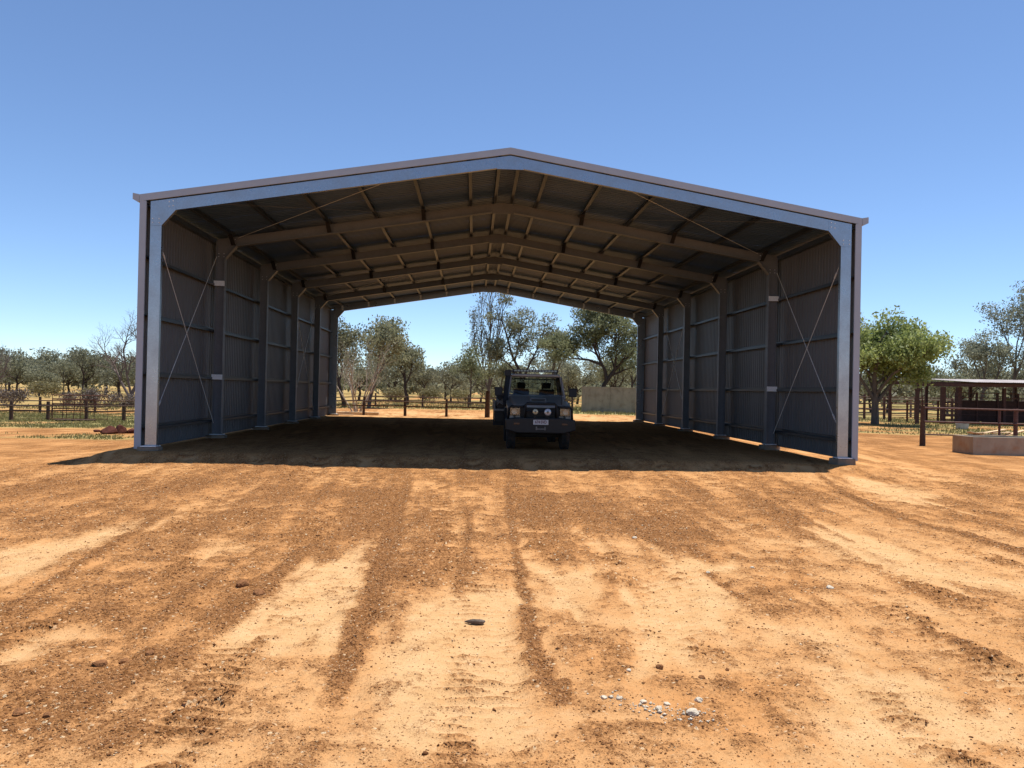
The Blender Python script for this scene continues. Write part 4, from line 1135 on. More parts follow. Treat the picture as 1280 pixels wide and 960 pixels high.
tag(tb, 'round grey stock tub on the ground before the yard shelter', 'tub')

# yard shelter
SX, SY = 33.0, 36.8
sh = thing('yard_shelter', 'old dark steel stock yard shelter with a low iron roof on the right', 'shelter', (SX, SY, 0))
gs0 = gz(36, 38) - 0.02
for (x, y, h, r) in ((0, 0, 2.95, 0.11), (0.2, 4.2, 2.95, 0.09), (3.2, 1.85, 2.95, 0.15), (4.45, 1.8, 2.95, 0.16), (8.0, 1.6, 2.95, 0.11), (11.6, 1.4, 2.95, 0.11), (15.2, 1.2, 2.95, 0.11), (8.2, 6.0, 3.1, 0.1), (4.5, 6.2, 3.1, 0.1), (12.0, 5.8, 3.1, 0.1)):
    MB().box(x - r, x + r, y - r, y + r, gs0 - 0.25, gs0 + h).build('post', M['beam'], sh, bevel=0.01)
MB().bar((-0.15, 0.0, gs0 + 3.06), (16.5, 0.75, gs0 + 3.20), 0.16, 0.24).build('roof_beam', M['beam'], sh)
MB().bar((-0.1, 4.2, gs0 + 3.20), (16.5, 5.9, gs0 + 3.36), 0.14, 0.20).build('roof_beam', M['beam'], sh)
for x in (0, 3.3, 6.6, 9.9, 13.2, 16.4): MB().bar((x, -0.1, gs0 + 3.225 + 0.008 * x), (x, 5.6, gs0 + 3.38 + 0.008 * x), 0.07, 0.09).build('rafter', M['beam'], sh)
for i in range(13):
    x = 4.5 + i * 0.92; z = gs0 + 3.285 + 0.008 * x + 0.004 * (i % 2)
    vs = []; n = 13
    for (yy, dz) in ((-0.35, 0.0), (6.6, 0.36)):
        for k in range(n): vs.append((x + 0.95 * k / (n - 1), yy, z + dz + 0.016 * (k % 2)))
    me = bpy.data.meshes.new('roof_sheet'); me.from_pydata(vs, [], [(k, k + 1, n + k + 1, n + k) for k in range(n - 1)]); me.materials.append(M['roofing'])
    link_obj('roof_sheet', me, None, sh)
for z in (0.35, 0.72, 1.05, 1.38, 1.72): MB().bar((3.3, 1.66, gs0 + z), (4.35, 1.62, gs0 + z), 0.05, 0.13).build('rail', M['beam'], sh)
MB().bar((-0.05, 0.0, gs0 + 2.9), (-0.05 + 0.7, 0.02, gs0 + 2.9), 0.03, 0.03)
MB().tube([(2.05, 2.4, gs0), (1.75, 2.4, gs0 + 2.95)], 0.05, 6).build('brace', M['beam'], sh)

# dark sheeted crush under the shelter
cr = thing('cattle_crush', 'dark red brown sheeted cattle crush and loading pens under the yard shelter roof', 'cattle crush', (37.9, 39.6, 0))
g = gz(39, 39.6)
for i in range(7):
    x = i * 1.72
    MB().box(x + 0.05, x + 1.67, 0.0, 0.06, g + 0.22, g + (1.92 if i != 4 else 1.72)).build('side_panel', M['dark_panel'], cr, bevel=0.008)
    MB().box(x - 0.06, x + 0.045, -0.07, 0.13, g - 0.1, g + 2.55).build('post', M['beam'], cr)
    MB().tube([(x, -0.03, g + 2.12), (x + 1.72, -0.03, g + 2.12)], 0.04, 6).build('rail', M['rust_rail'], cr)
    for z in (0.75, 1.3): MB().box(x + 0.06, x + 1.66, -0.035, -0.002, g + z - 0.03, g + z + 0.03).build('stiffener', M['beam'], cr)
    MB().tube([(x, -0.03, g + 2.5), (x + 1.72, -0.03, g + 2.5)], 0.035, 6).build('rail', M['rust_rail'], cr)
for i in range(5):
    x = 1.2 + i * 2.1
    MB().box(x, x + 1.9, 1.7, 1.76, g + 0.1, g + 1.5).build('rear_panel', M['dark_panel'], cr)

YF = [(27.5, 48.2), (30.6, 48.0), (33.4, 47.8), (34.6, 47.7), (36.4, 47.6), (39.2, 47.4), (42.5, 47.2)]
rail_fence('yard_fence', 'tall four rail rusty stock yard fence behind the green tree', 'fence', YF, 2.15, 0.085, (2.02, 1.45, 0.92, 0.42), 0.045, M['rust_rail'], round_post=False)
YG = [(30.2, 56.4), (33.4, 56.2), (36.8, 56.0), (40.2, 55.8), (43.6, 55.6), (47.0, 55.4), (51.0, 55.2), (55.0, 55.0), (60.0, 54.8)]
rail_fence('yard_fence', 'bleached rail yard fence farther back between the tree and the shelter', 'fence', YG, 2.0, 0.10, (1.85, 1.35, 0.85, 0.4), 0.07, M['pale_rail'], round_post=True)
YH = [(33.3, 41.0), (34.8, 41.2), (36.2, 41.4), (37.6, 41.5)]
rail_fence('yard_fence', 'short dark five rail yard fence between the shelter posts', 'fence', YH, 1.75, 0.06, (1.6, 1.3, 1.0, 0.7, 0.4), 0.03, M['rust'], round_post=False)

# concrete wall behind the shed
cw = thing('concrete_wall', 'plain weather stained concrete tank wall beyond the rear right of the shed', 'wall', (8.27, 44.0, -0.12))
for i in range(4):
    MB().box(2.4 * i + 0.004, 2.4 * i + 2.396, 0.0, 0.16, -0.3, 2.05 + 0.003 * (i % 2)).build('wall_panel', M['wall'], cw, bevel=0.012)
MB().box(0.0, 9.6, -0.03, 0.19, 2.056, 2.11).build('coping', M['wall'], cw, bevel=0.01)

# log at the foot of the multi stemmed shrub, pale board at the rear left column
tag(MB().box(-9.15, -6.6, 27.15, 27.5, gz(-8, 27.3) - 0.05, gz(-8, 27.3) + 0.20).build('timber_sleeper', M['plank'], None, bevel=0.02), 'yellowish timber sleeper at the foot of the bare shrub behind the shed', 'sleeper')
o = MB().box(-0.75, 0.75, -0.12, 0.12, 0.0, 0.045).build('board', M['plank'], None, bevel=0.006)
o.location = (-9.35 + 0.7, 25.75, gz(-8.6, 25.7) + 0.015); o.rotation_euler = (0, 0.02, 0.15)
tag(o, 'pale loose board lying by the rear left column of the shed', 'board')

# ------------------------------------------------------------------ rocks
def rock(name, mat, size, x, y, seed, squash=0.7, sub=2, sink=0.30):
    r = np.random.default_rng(seed)
    bm = bmesh.new(); bmesh.ops.create_icosphere(bm, subdivisions=sub, radius=1.0)
    P = r.normal(0, 1, (7, 3)); P /= np.linalg.norm(P, axis=1)[:, None]; D = r.uniform(0.52, 0.88, 7)
    for v in bm.verts:
        c = np.array(v.co)
        for pn, d in zip(P, D):
            k = c @ pn - d
            if k > 0: c = c - pn * k * 0.97
        c = c * (1 + r.normal(0, 0.03))
        v.co = c * np.array([1, r.uniform(0.99, 1.01), squash]) * size
    me = bpy.data.meshes.new(name); bm.to_mesh(me); bm.free(); me.materials.append(mat)
    o = link_obj(name, me)
    o.location = (x, y, float(surf_z(np.array([x]), np.array([y]))[0]) + size * squash * (1 - 2 * sink) * 0.75); o.rotation_euler = (0, 0, r.uniform(0, 6.28))
    return o
for i, (x, y, s, q, lb) in enumerate(((-15.15, 11.1, 0.33, 0.75, 'largest dark red boulder of the small heap left of the shed'), (-14.85, 11.35, 0.27, 1.0, 'upright red boulder beside the largest one in the heap left of the shed'),
                                   (-14.45, 11.55, 0.26, 0.62, 'flat red boulder in the middle of the heap left of the shed'), (-14.05, 11.7, 0.22, 0.8, 'red boulder at the right end of the heap, nearest the shed wall'),
                                   (-13.7, 11.9, 0.13, 0.7, 'small red stone tucked between the heap and the shed wall'), (-16.15, 12.2, 0.15, 0.7, 'small red stone lying alone left of the boulder heap'))):
    tag(rock('boulder', M['red_rock'], s, x, y, 100 + i, q), lb, 'boulder', 'red boulders heaped left of the shed')
WR = [(2.38, -13.01, 0.036, 'pale stone alone on the dark gravel patch right of centre'), (0.36, -15.70, 0.036, 'largest whitish stone near the bottom edge of the yard'), (0.21, -15.60, 0.024, 'small whitish stone above the largest pale stone'),
      (0.27, -15.52, 0.022, 'whitish stone in the middle of the pale stone trail'), (0.15, -15.48, 0.02, 'whitish stone at the upper end of the pale stone trail'), (0.02, -15.45, 0.021, 'whitish stone left of the pale stone trail'),
      (-0.06, -15.44, 0.02, 'leftmost tiny whitish stone of the pale stone trail'), (0.45, -15.50, 0.028, 'whitish stone lying right of the pale stone trail'), (0.16, -15.05, 0.018, 'tiny whitish stone lying above the pale stone trail'), (1.16, -10.52, 0.03, 'pale stone alone in the brown gravel band'), (1.98, -12.2, 0.025, 'small pale stone by the dark wheel rut right of centre'), (1.49, -12.35, 0.022, 'tiny pale stone at the head of the right wheel rut')]
for i, (x, y, s, lb) in enumerate(WR):
    tag(rock('pale_stone', M['white_rock'], s, x, y, 200 + i, 0.62, 2), lb, 'stone', 'pale stones in the yard')
r = np.random.default_rng(99); V = []; Fc = []
for i in range(170):                                                # crumbs of pale rubble trailing past the big stones
    t = r.uniform(0, 1); cx = -0.05 + 0.50 * t + r.normal(0, 0.05); cy = -15.42 - 0.38 * t + r.normal(0, 0.06); s = min(0.016, math.exp(r.normal(math.log(0.006), 0.5)))
    v = OCT_V * (s * r.uniform(0.55, 1.3, (6, 1))) * np.array([1, 1, 0.7]) + r.normal(0, 0.15 * s, (6, 3)); v = v + np.array([cx, cy, float(surf_z(np.array([cx]), np.array([cy]))[0]) + s * 0.2])
    Fc.append(OCT_F + 6 * i); V.append(v)
tag(link_obj('pale_rubble', fast_mesh('pale_rubble', np.concatenate(V), np.concatenate(Fc), 3), M['white_rock']), kind='stuff')
CL = [(0.36, -15.0, 0.026, 'dark round clod on the pale sand above the white stones'), (0.57, -15.17, 0.022, 'small dark clod right of the dark round clod'), (-2.95, -15.10, 0.045, 'biggest brown clod in the gravel ridge at lower left'),
      (-2.84, -15.02, 0.034, 'brown clod touching the biggest one in the gravel ridge'), (-2.72, -14.95, 0.030, 'brown clod at the right end of the gravel ridge clods'), (-3.02, -15.75, 0.032, 'dark clod near the bottom left corner'),
      (-2.86, -15.80, 0.024, 'small dark clod right of the bottom left clod'), (0.78, -15.0, 0.016, 'tiny dark clod on the pale track at lower right'), (-2.7, -13.2, 0.055, 'dark lump of earth on the brown gravel left of centre'), (-2.50, -13.45, 0.05, 'lower dark lump of earth on the brown gravel left of centre')]
for i, (x, y, s, lb) in enumerate(CL):
    tag(rock('earth_clod', M['clod'], s, x, y, 300 + i, 0.72, 2), lb, 'clod', 'earth clods in the yard')
sx_, sy_ = -0.77, -14.02
z = float(surf_z(np.array([sx_]), np.array([sy_]))[0])
tag(MB().tube([(sx_ - 0.075, sy_ + 0.02, z + 0.014), (sx_ - 0.02, sy_, z + 0.022), (sx_ + 0.05, sy_ - 0.01, z + 0.02), (sx_ + 0.07, sy_ + 0.01, z + 0.02)], [0.006, 0.018, 0.02, 0.008], 7).build('bark_piece', M['bark']), 'piece of grey bark lying on the pale centre track', 'bark')

# ------------------------------------------------------------------ trees
def rot_about(v, k, a):
    return v * math.cos(a) + np.cross(k, v) * math.sin(a) + k * (k @ v) * (1 - math.cos(a))
def grow(r, p, d, L, rad, lev, P, segs, tips):
    n = 5 if lev == 0 else (4 if lev == 1 else 3)
    pts = [p]; rr = [rad]
    for i in range(n):
        d = d + r.normal(0, P['wig'], 3); d[2] += P['up'][lev]; d = d / np.linalg.norm(d)
        p = p + d * L / n; pts.append(p); rr.append(rad * (1 - 0.62 * (i + 1) / n))
    segs.append((pts, rr, lev))
    kids(r, pts, rr, d, L, lev, P, segs, tips)
def kids(r, pts, rr, d, L, lev, P, segs, tips):
    if lev >= P['lev']:
        tips.append(pts[-1]); tips.append(pts[-2]); return
    nc = P['nch'][lev]; n = len(pts) - 1
    for k in range(nc):
        t = P['st'][lev] + (1 - P['st'][lev]) * (k + 1) / nc
        f = min(t * n, n - 1e-6); i = int(f)
        base = pts[i] + (pts[i + 1] - pts[i]) * (f - i)
        dd = pts[i + 1] - pts[i]; dd = dd / np.linalg.norm(dd)
        az = k * 2.4 + r.uniform(-0.5, 0.5) + lev
        pr = np.cross(dd, np.array([math.cos(az), math.sin(az), 0.31])); pr = pr / (np.linalg.norm(pr) + 1e-9)
        ang = P['ang'][lev] * r.uniform(0.65, 1.3) * (0.55 if k == nc - 1 else 1.0)
        grow(r, base, rot_about(dd, pr, ang), L * P['shr'][lev] * r.uniform(0.75, 1.2) * (1.15 - 0.35 * t), max(rr[i] * 0.68, 0.006), lev + 1, P, segs, tips)
def tube_arrays(segs):
    V = []; F = []; n0 = 0
    for pts, rr, lev in segs:
        k = 8 if lev == 0 else (6 if lev == 1 else (5 if lev == 2 else 3)); pts = np.array(pts); m = len(pts)
        T = np.gradient(pts, axis=0); T /= np.linalg.norm(T, axis=1)[:, None] + 1e-9
        ref = np.array([1, 0, 0]) if abs(T[0, 0]) < 0.8 else np.array([0, 1, 0])
        sx = ref - T * (T @ ref)[:, None]; sx /= np.linalg.norm(sx, axis=1)[:, None] + 1e-9
        sy = np.cross(T, sx); a = np.arange(k) * 2 * math.pi / k
        ring = pts[:, None] + (sx[:, None] * np.cos(a)[None, :, None] + sy[:, None] * np.sin(a)[None, :, None]) * np.array(rr)[:, None, None]
        V.append(ring.reshape(-1, 3))
        i, j = np.meshgrid(np.arange(m - 1), np.arange(k), indexing='ij'); b = n0 + i * k + j; c = n0 + i * k + (j + 1) % k
        F.append(np.stack([b, c, c + k, b + k], -1).reshape(-1, 4)); n0 += m * k
    return np.concatenate(V), np.concatenate(F)
def leaf_arrays(r, tips, n, cr, ll, lw, droop=0.5, flat=0.75):
    T = np.array(tips)
    cnt = r.poisson(n, len(T)); C = np.repeat(T, cnt, axis=0); k = len(C)
    o = r.normal(0, 1, (k, 3)); o /= np.maximum(1, np.linalg.norm(o, axis=1) / 1.7)[:, None]
    C = C + o * cr * np.array([1, 1, flat])
    A = r.normal(0, 1, (k, 3)); A[:, 2] -= droop * 1.2; A /= np.linalg.norm(A, axis=1)[:, None]
    B = np.cross(A, r.normal(0, 1, (k, 3))); B /= np.linalg.norm(B, axis=1)[:, None] + 1e-9
    s = r.uniform(0.45, 1.6, k)[:, None]
    a = A * ll * s; b = B * lw * s * 0.5
    V = np.stack([C - a * 0.5, C + b, C + a * 0.5, C - b], 1).reshape(-1, 3)
    return V, np.arange(k * 4).reshape(-1, 4)
EUC = dict(lev=3, wig=0.12, up=(0.05, 0.06, 0.05, 0.02), nch=(4, 4, 4), st=(0.45, 0.35, 0.3), ang=(0.62, 0.75, 0.8), shr=(0.72, 0.62, 0.6))
def make_tree(name, label, pos, seed, H, W, bark, leaf, P=EUC, trunk_r=0.2, limbs=None, lean=(0, 0), n_leaf=26, cr=0.42, ll=0.22, lw=0.10, droop=0.5, flat=0.75, group=None, cat='tree', fine=2, twigmat=None):
    r = np.random.default_rng(seed); segs = []; tips = []
    if limbs is None:
        grow(r, np.zeros(3), np.array([lean[0], lean[1], 1.0]), 4.0, trunk_r, 0, P, segs, tips)
    else:
        for pts, r0, r1, L in limbs:
            pts = [np.array(p, float) for p in pts]; n = len(pts)
            rr = list(np.linspace(r0, r1, n)); segs.append((pts, rr, 0))
            if L > 0:
                kids(r, pts, rr, None, L, 0, P, segs, tips)
    tp = np.array(tips); zmax = tp[:, 2].max() + cr * 0.4
    sz = H / zmax if limbs is None else 1.0
    ext = max(np.ptp(tp[:, 0]), np.ptp(tp[:, 1])) + cr * 1.6
    sw = (W / ext) if (W and limbs is None) else sz
    S = np.array([sw, sw, sz])
    segs = [([q * S for q in pts], rr, lev) for pts, rr, lev in segs]; tips = [q * S for q in tips]
    t = thing(name, label, cat, (pos[0], pos[1], gz(*pos) - 0.06), 0, group)
    big = [s for s in segs if s[2] <= fine]; small = [s for s in segs if s[2] > fine]
    V, F = tube_arrays(big); link_obj('trunk', fast_mesh('trunk', V, F, 4, True), M[bark], t)
    if small:
        V, F = tube_arrays(small); tag(link_obj('twigs', fast_mesh('twigs', V, F, 4, True), M[twigmat or bark], t), kind='stuff')
    if n_leaf > 0:
        V, F = leaf_arrays(r, tips, n_leaf, cr, ll, lw, droop, flat); link_obj('crown', fast_mesh('crown', V, F, 4), M[leaf], t)
    return t

# through the shed: left group
make_tree('eucalypt', 'tall dull green eucalypt with two forks at the left of the rear opening', (-9.4, 43.2), 21, 7.4, 5.4, 'bark', 'leaf_euc', trunk_r=0.17, n_leaf=46, cr=0.5)
make_tree('eucalypt', 'dense eucalypt rising beside the rear left column of the shed', (-12.3, 49.0), 22, 7.8, 6.0, 'dark_bark', 'leaf_euc', trunk_r=0.2, n_leaf=48, cr=0.5)
make_tree('eucalypt', 'rounded eucalypt at the right of the left group behind the shed', (-7.5, 56.8), 23, 6.4, 4.6, 'dark_bark', 'leaf_euc', trunk_r=0.2, n_leaf=44, cr=0.5)
BUSH = dict(lev=3, wig=0.16, up=(0.06, 0.05, 0.03, 0.0), nch=(4, 3, 3), st=(0.25, 0.3, 0.3), ang=(0.45, 0.6, 0.7), shr=(0.75, 0.65, 0.6))
def stems(n, sp, L, seed, r0, wig=0.10, top=1.0):
    r = np.random.default_rng(seed); out = []
    for k in range(n):
        a = 2.4 * k; d = np.array([math.cos(a) * sp, math.sin(a) * sp, 1.0]) * r.uniform(0.75, 1.1)
        p = np.array([0.12 * math.cos(a), 0.12 * math.sin(a), 0.0]); pts = [p]
        for i in range(6):
            d = d + np.array([*r.normal(0, wig, 2), 0.02]); p = p + d / np.linalg.norm(d) * L * r.uniform(0.85, 1.1) / 6; pts.append(p)
        out.append((pts, r0 * r.uniform(0.7, 1.1), 0.015, L * 0.42 * top))
    return out
make_tree('bare_shrub', 'leafless many stemmed shrub with pale branches just behind the shed', (-8.1, 28.4), 31, 0, 0, 'pale_bark', 'leaf_euc', BUSH, limbs=stems(10, 0.42, 3.7, 5, 0.065), n_leaf=2.0, cr=0.22, ll=0.10, lw=0.05, fine=1, cat='shrub')
# tall bare poplar like tree
POP = dict(lev=2, wig=0.05, up=(0.3, 0.25, 0.2), nch=(22, 5), st=(0.25, 0.3), ang=(0.42, 0.35), shr=(0.75, 0.6))
pl_ = [([(0, 0, 0), (0.05, 0, 2.5), (0.1, 0, 5.5), (0.0, 0, 9), (0.05, 0, 12.4)], 0.17, 0.02, 3.0), ([(0.1, 0, 1.2), (-0.6, 0.1, 3.6), (-0.95, 0.1, 7.0), (-1.0, 0.1, 11.6)], 0.11, 0.02, 2.6),
       ([(0.1, 0, 2.0), (0.8, -0.1, 4.8), (1.0, 0, 8), (0.95, 0, 11.0)], 0.10, 0.02, 2.4), ([(-0.5, 0, 3.2), (-1.6, 0.2, 6.0), (-1.85, 0.2, 9.4)], 0.07, 0.015, 2.0)]
make_tree('poplar', 'tall narrow almost bare poplar with upright branches left of the truck', (0.8, 64.4), 33, 0, 0, 'twig', 'leaf_euc', POP, limbs=pl_, n_leaf=2.0, cr=0.3, ll=0.2, lw=0.10, fine=1)
make_tree('eucalypt', 'yellow green sapling standing in front of the bare poplar', (-1.2, 60.0), 34, 6.6, 4.2, 'bark', 'leaf_spread', trunk_r=0.13, n_leaf=20, cr=0.42)
make_tree('eucalypt', 'low leafy eucalypt between the poplar and the truck', (2.2, 58.5), 35, 4.9, 3.4, 'bark', 'leaf_euc', trunk_r=0.11, n_leaf=20, cr=0.38)
# sparse tree with a dark crooked trunk above the truck roof
LIMB = dict(lev=3, wig=0.15, up=(0.05, 0.05, 0.03, 0.0), nch=(7, 4, 3), st=(0.35, 0.3, 0.3), ang=(0.85, 0.8, 0.8), shr=(1.0, 0.62, 0.6))
sp_ = [([(0, 0, 0), (-0.1, 0, 2.2), (-0.35, 0, 3.6), (-1.2, 0.1, 5.3), (-1.75, 0.1, 7.2), (-2.3, 0.2, 8.9), (-2.15, 0.2, 10.6)], 0.20, 0.03, 1.35),
       ([(-0.1, 0, 2.6), (0.6, 0.2, 4.4), (1.3, 0.2, 5.8), (1.9, 0.2, 7.4)], 0.13, 0.03, 1.5), ([(-0.9, 0, 4.6), (-0.6, -0.3, 6.3), (-0.3, -0.3, 8.4)], 0.09, 0.02, 1.3), ([(-0.2, 0, 3.0), (-1.6, -0.2, 4.4), (-2.9, -0.2, 5.4)], 0.08, 0.02, 1.2)]
make_tree('eucalypt', 'sparse eucalypt with a dark crooked trunk above the truck roof', (4.1, 56.4), 36, 0, 0, 'dark_bark', 'leaf_euc', LIMB, limbs=sp_, n_leaf=13, cr=0.34, ll=0.2, lw=0.09, fine=2)
make_tree('eucalypt', 'open crowned grey green tree right of the crooked trunk', (7.2, 60.2), 37, 8.4, 5.6, 'bark', 'leaf_euc2', trunk_r=0.17, n_leaf=22, cr=0.42)
# big spreading tree beyond the concrete wall
sp2 = [([(0, 0, 0), (0.15, 0, 1.3), (0.75, 0, 2.6), (1.5, 0, 3.7), (2.3, 0.1, 4.6), (3.2, 0.1, 5.4), (3.8, 0.1, 6.6)], 0.27, 0.05, 1.75),
       ([(0.9, 0, 2.8), (0.75, 0.1, 3.8), (0.1, 0.2, 5.0), (-0.5, 0.3, 6.4), (-0.9, 0.4, 7.6)], 0.19, 0.04, 1.9),
       ([(0.45, 0.1, 4.3), (-0.8, 0.1, 4.75), (-2.2, 0.0, 4.85), (-3.4, 0.0, 5.5)], 0.14, 0.03, 1.7), ([(1.6, 0, 3.8), (1.7, -0.4, 5.4), (1.4, -0.6, 7.4)], 0.14, 0.03, 1.9), ([(-0.3, 0.3, 5.9), (0.5, 0.7, 7.4), (0.3, 0.7, 8.4)], 0.10, 0.03, 1.5)]
make_tree('spreading_tree', 'large spreading olive green tree with a leaning forked trunk beyond the concrete wall', (10.6, 50.6), 38, 0, 0, 'dark_bark', 'leaf_spread', LIMB, limbs=sp2, n_leaf=26, cr=0.40, ll=0.2, lw=0.10, fine=2)
make_tree('eucalypt', 'dark tree with a bare top behind the spreading tree at the rear right column', (19.0, 74.5), 39, 10.2, 6.0, 'dark_bark', 'leaf_euc', trunk_r=0.2, n_leaf=16, cr=0.5)
make_tree('eucalypt', 'leafy tree filling the gap right of the spreading tree', (15.8, 68.0), 40, 6.0, 5.0, 'dark_bark', 'leaf_euc', trunk_r=0.18, n_leaf=26, cr=0.5)

# right of the shed
GRN = dict(lev=3, wig=0.12, up=(0.05, 0.03, 0.0, -0.05), nch=(6, 5, 4), st=(0.42, 0.3, 0.3), ang=(0.95, 0.8, 0.8), shr=(0.85, 0.62, 0.6))
gl = [([(0, 0, 0), (0.0, 0, 1.2), (-0.05, 0, 2.2), (-0.1, 0, 3.4), (0.1, 0, 4.8), (0.0, 0, 5.8)], 0.30, 0.06, 2.0), ([(0.0, 0, 1.6), (1.0, -0.1, 2.9), (2.3, -0.1, 4.1), (3.3, -0.1, 5.1)], 0.17, 0.04, 1.75),
      ([(0.0, 0, 1.9), (1.3, 0.6, 3.9), (2.2, 0.8, 5.8)], 0.14, 0.04, 1.8), ([(-0.05, 0, 1.8), (-1.2, 0.1, 3.6), (-2.3, 0.0, 5.3)], 0.15, 0.04, 1.9), ([(0, 0, 2.2), (0.5, -1.3, 3.7), (1.6, -2.2, 4.8)], 0.13, 0.04, 1.7), ([(0, 0, 2.2), (0.2, 1.5, 3.8), (0.4, 2.6, 5.0)], 0.13, 0.04, 1.8)]
make_tree('shade_tree', 'bright green leafy shade tree with a stout grey trunk right of the shed', (28.2, 34.0), 41, 0, 0, 'bark', 'leaf_green', GRN, limbs=gl, n_leaf=19, cr=0.56, ll=0.23, lw=0.12, droop=0.5, fine=2)
make_tree('eucalypt', 'tall slim eucalypt whose tip shows at the right edge of the shed', (41.8, 63.4), 42, 11.6, 3.4, 'bark', 'leaf_euc2', trunk_r=0.16, n_leaf=14, cr=0.4)
make_tree('eucalypt', 'tallest grey green eucalypt at the far right edge', (66.6, 72.1), 43, 17.2, 9.0, 'bark', 'leaf_euc2', trunk_r=0.28, n_leaf=50, cr=0.65, ll=0.26, lw=0.12)
make_tree('eucalypt', 'layered grey green eucalypt beside the tallest one on the right', (60.2, 69.4), 44, 10.4, 7.4, 'bark', 'leaf_euc2', trunk_r=0.24, n_leaf=50, cr=0.6, ll=0.26, lw=0.12)
make_tree('eucalypt', 'tall eucalypt just beyond the right edge of the yard', (73.5, 77.0), 45, 13.5, 8.0, 'bark', 'leaf_euc2', trunk_r=0.25, n_leaf=46, cr=0.6, ll=0.26, lw=0.12)
make_tree('eucalypt', 'low bushy tree between the green tree and the tall eucalypts', (54.0, 65.7), 46, 5.2, 5.0, 'bark', 'leaf_euc', trunk_r=0.15, n_leaf=34, cr=0.5)

# left of the shed: bare trees
BARE = dict(lev=4, wig=0.15, up=(0.06, 0.06, 0.05, 0.04, 0.03), nch=(7, 5, 5, 4), st=(0.22, 0.2, 0.2, 0.2), ang=(0.75, 0.75, 0.75, 0.7), shr=(0.95, 0.68, 0.62, 0.6))
bl = [([(0, 0, 0), (0.25, 0, 1.1), (0.7, 0, 2.2), (1.2, 0.1, 4.2), (1.3, 0.1, 6.4), (1.5, 0.2, 8.7)], 0.22, 0.03, 1.9), ([(0.1, 0, 0.7), (-0.9, 0.1, 2.4), (-1.7, 0.2, 4.2), (-2.9, 0.3, 5.6)], 0.15, 0.03, 1.8),
      ([(0.5, 0, 1.8), (1.8, 0.4, 3.8), (2.6, 0.4, 6.0), (2.8, 0.4, 8.0)], 0.14, 0.03, 1.8), ([(0.2, 0, 1.0), (0.0, -0.6, 3.0), (-0.3, -0.8, 5.4), (0.2, -0.9, 7.4)], 0.13, 0.03, 1.7)]
make_tree('bare_tree', 'leafless grey tree with fine twigs against the left edge of the shed', (-34.8, 57.2), 47, 0, 0, 'twig', None, BARE, limbs=bl, n_leaf=0, fine=2)
make_tree('bare_tree', 'leafless tree whose twigs show at the far left edge', (-52.2, 63.0), 48, 7.6, 6.4, 'twig', None, BARE, trunk_r=0.2, n_leaf=0, fine=2)

# woodland line behind the fences: prototypes and copies
WP = dict(lev=3, wig=0.13, up=(0.06, 0.07, 0.05, 0.02), nch=(5, 4, 3), st=(0.42, 0.35, 0.3), ang=(0.7, 0.8, 0.8), shr=(0.75, 0.62, 0.6))
WL = [make_tree('woodland_tree', 'dull green tree in the woodland line behind the left fences', p, 50 + i, h, wd, 'dark_bark', 'leaf_back', WP, trunk_r=0.2, n_leaf=21, cr=0.50, ll=0.32, lw=0.14, group='trees in the woodland line behind the left fences')
      for i, (p, h, wd) in enumerate((((-57.3, 93.3), 6.9, 7.6), ((-65.6, 91.7), 5.6, 6.4), ((-52.9, 95.1), 6.1, 7.4), ((-76.6, 104.3), 6.3, 8.0)))]
def place(src, x, y, s, rz, label=None, group=None):
    c = copy_tree(src); c.location = (x, y, gz(x, y) - 0.06); c.scale = (s, s, s * (0.94 + 0.12 * ((x * 7.3) % 1))); c.rotation_euler = (0, 0, rz)
    if label: c['label'] = label
    if group: c['group'] = group
    return c
rng = np.random.default_rng(5)
for i, (x, y, s) in enumerate(((-77.3, 97.0, 0.95), (-67.9, 101.9, 0.95), (-71.5, 99.0, 0.9), (-68.4, 110.9, 1.02), (-62.0, 97.0, 0.92), (-58.9, 103.4, 1.12), (-54.8, 106.2, 1.05), (-48.5, 97.9, 1.0), (-84.0, 104.0, 1.0), (-60.5, 88.0, 0.72), (-50.0, 88.5, 0.8), (-70.5, 88.0, 0.7), (-46.0, 104.0, 1.0), (-90, 110, 1.1), (-64.0, 108.0, 1.05), (-73.5, 113.0, 1.1), (-80.5, 115.0, 1.1))):
    place(WL[i % 4], x, y, s * rng.uniform(0.82, 1.16), rng.uniform(0, 6.28))
for i, (x, y, s) in enumerate(((-9.4, 111, 1.0), (-5.9, 115.8, 0.92), (-2.2, 105.6, 0.92), (-13.6, 98, 1.0), (-17.5, 92, 1.0), (2.5, 108, 0.85), (6.5, 98, 0.85), (9.7, 100, 0.95), (14.8, 94.7, 0.95), (20.2, 96, 1.0), (24.5, 92, 1.0), (12.0, 84, 0.8), (5.0, 88, 0.72), (-11.0, 80, 0.8), (-4.0, 86, 0.72), (17.5, 86, 0.85), (-20.5, 84, 1.0), (28.0, 90, 1.0), (0.2, 92, 0.75))):
    place(WL[(i + 1) % 4], x, y, s * 1.12, rng.uniform(0, 6.28), 'dull green woodland tree seen behind the shed opening', 'woodland trees seen through the shed')
for i, (x, y, s) in enumerate(((48.8, 73.0, 0.8), (54.6, 79.7, 0.85), (60.7, 82.4, 0.9), (71.1, 88.9, 1.1), (75.7, 84.9, 1.05), (81.3, 88.4, 1.1), (66.0, 80.0, 0.95), (44.0, 72.0, 0.8), (85.6, 82.7, 1.1), (70.0, 66.5, 0.75), (76.0, 70.5, 0.8), (64.0, 64.5, 0.6))):
    place(WL[(i + 2) % 4], x, y, s * 1.15, rng.uniform(0, 6.28), 'dull green woodland tree behind the stock yards', 'woodland trees behind the stock yards')
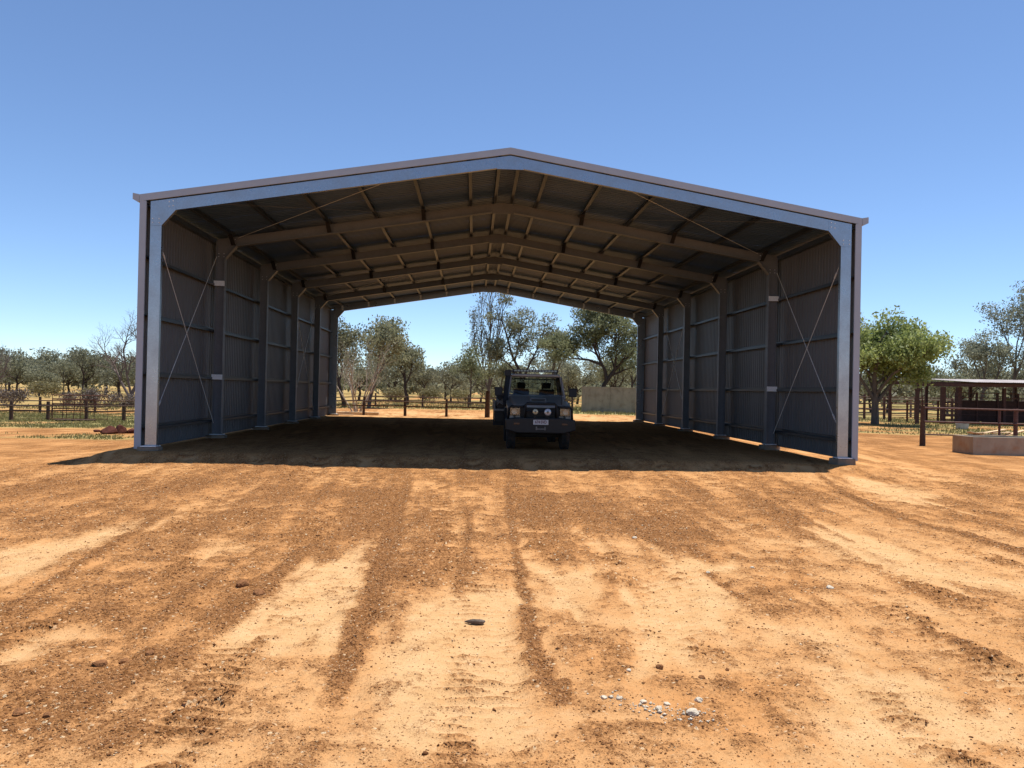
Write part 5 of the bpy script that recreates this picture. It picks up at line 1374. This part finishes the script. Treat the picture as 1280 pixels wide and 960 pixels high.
# shrubs at the left fences and yellow undergrowth
SH = make_tree('scrub_bush', 'greyish scrub bush behind the left rail fences', (-38.6, 44.3), 60, 0, 0, 'twig', 'leaf_scrub', BUSH, limbs=stems(11, 0.9, 1.35, 9, 0.025, 0.2), n_leaf=2.2, cr=0.30, ll=0.14, lw=0.07, fine=1, cat='shrub', group='scrub bushes behind the left fences')
for (x, y, s) in ((-34.3, 46.1, 0.8), (-32.6, 47.0, 1.05), (-31.0, 49.2, 0.7), (-43.0, 47.0, 0.9), (-27.0, 50.0, 1.0)):
    place(SH, x, y, s, rng.uniform(0, 6.28))
YB = make_tree('dry_bush', 'dry yellow bush glowing in the sun below the woodland trees', (-54.0, 78.0), 61, 0, 0, 'twig', 'leaf_yellow', BUSH, limbs=stems(11, 0.9, 1.6, 12, 0.025, 0.2), n_leaf=3.0, cr=0.40, ll=0.2, lw=0.10, fine=1, cat='shrub', group='dry yellow bushes below the woodland')
for (x, y, s) in ((-58.5, 84, 0.9), (-50.5, 82, 0.7), (-45.0, 86, 0.9), (-66.0, 82.0, 0.75)):
    place(YB, x, y, s, rng.uniform(0, 6.28))
for (x, y, s) in ((-6.0, 74, 0.9), (-2.5, 76, 0.8), (1.5, 72, 0.8), (-10, 72, 0.9), (6.0, 70, 0.9), (10, 72, 0.9)):
    place(YB, x, y, s, rng.uniform(0, 6.28), 'dry yellow bush in the paddock behind the shed', 'dry bushes in the paddock behind the shed')

# far wood: one mass of foliage
r = np.random.default_rng(77)
n = 620; A = np.radians(r.uniform(-62, 62, n)); D = r.uniform(135, 260, n)
CX, CY = -0.8 + D * np.sin(A), -19.6 + D * np.cos(A)
Hh = r.uniform(4.0, 6.6, n) * (0.9 + 0.0009 * D)
V = []
for i in range(n):
    k = 170
    u = r.normal(0, 1, (k, 3)); u /= np.linalg.norm(u, axis=1)[:, None]; u *= r.uniform(0.55, 1.05, (k, 1)) * (1 + 0.18 * np.sin(3 * np.arctan2(u[:, 1:2], u[:, 0:1]) + i))
    c = u * np.array([3.4, 3.4, Hh[i] * 0.40]) + np.array([CX[i], CY[i], gz(CX[i], CY[i]) + Hh[i] * 0.60])
    a = r.normal(0, 1, (k, 3)); a /= np.linalg.norm(a, axis=1)[:, None]; b = np.cross(a, r.normal(0, 1, (k, 3))); b /= np.linalg.norm(b, axis=1)[:, None]
    s = r.uniform(0.30, 0.75, (k, 1)); a = a * s; b = b * s * 0.6
    V.append(np.stack([c - a, c + b, c + a, c - b], 1).reshape(-1, 3))
V = np.concatenate(V)
tag(link_obj('far_woodland', fast_mesh('far_woodland', V, np.arange(len(V)).reshape(-1, 4), 4), M['leaf_back']), 'far dull green woodland closing the horizon', 'woodland', kind='stuff')
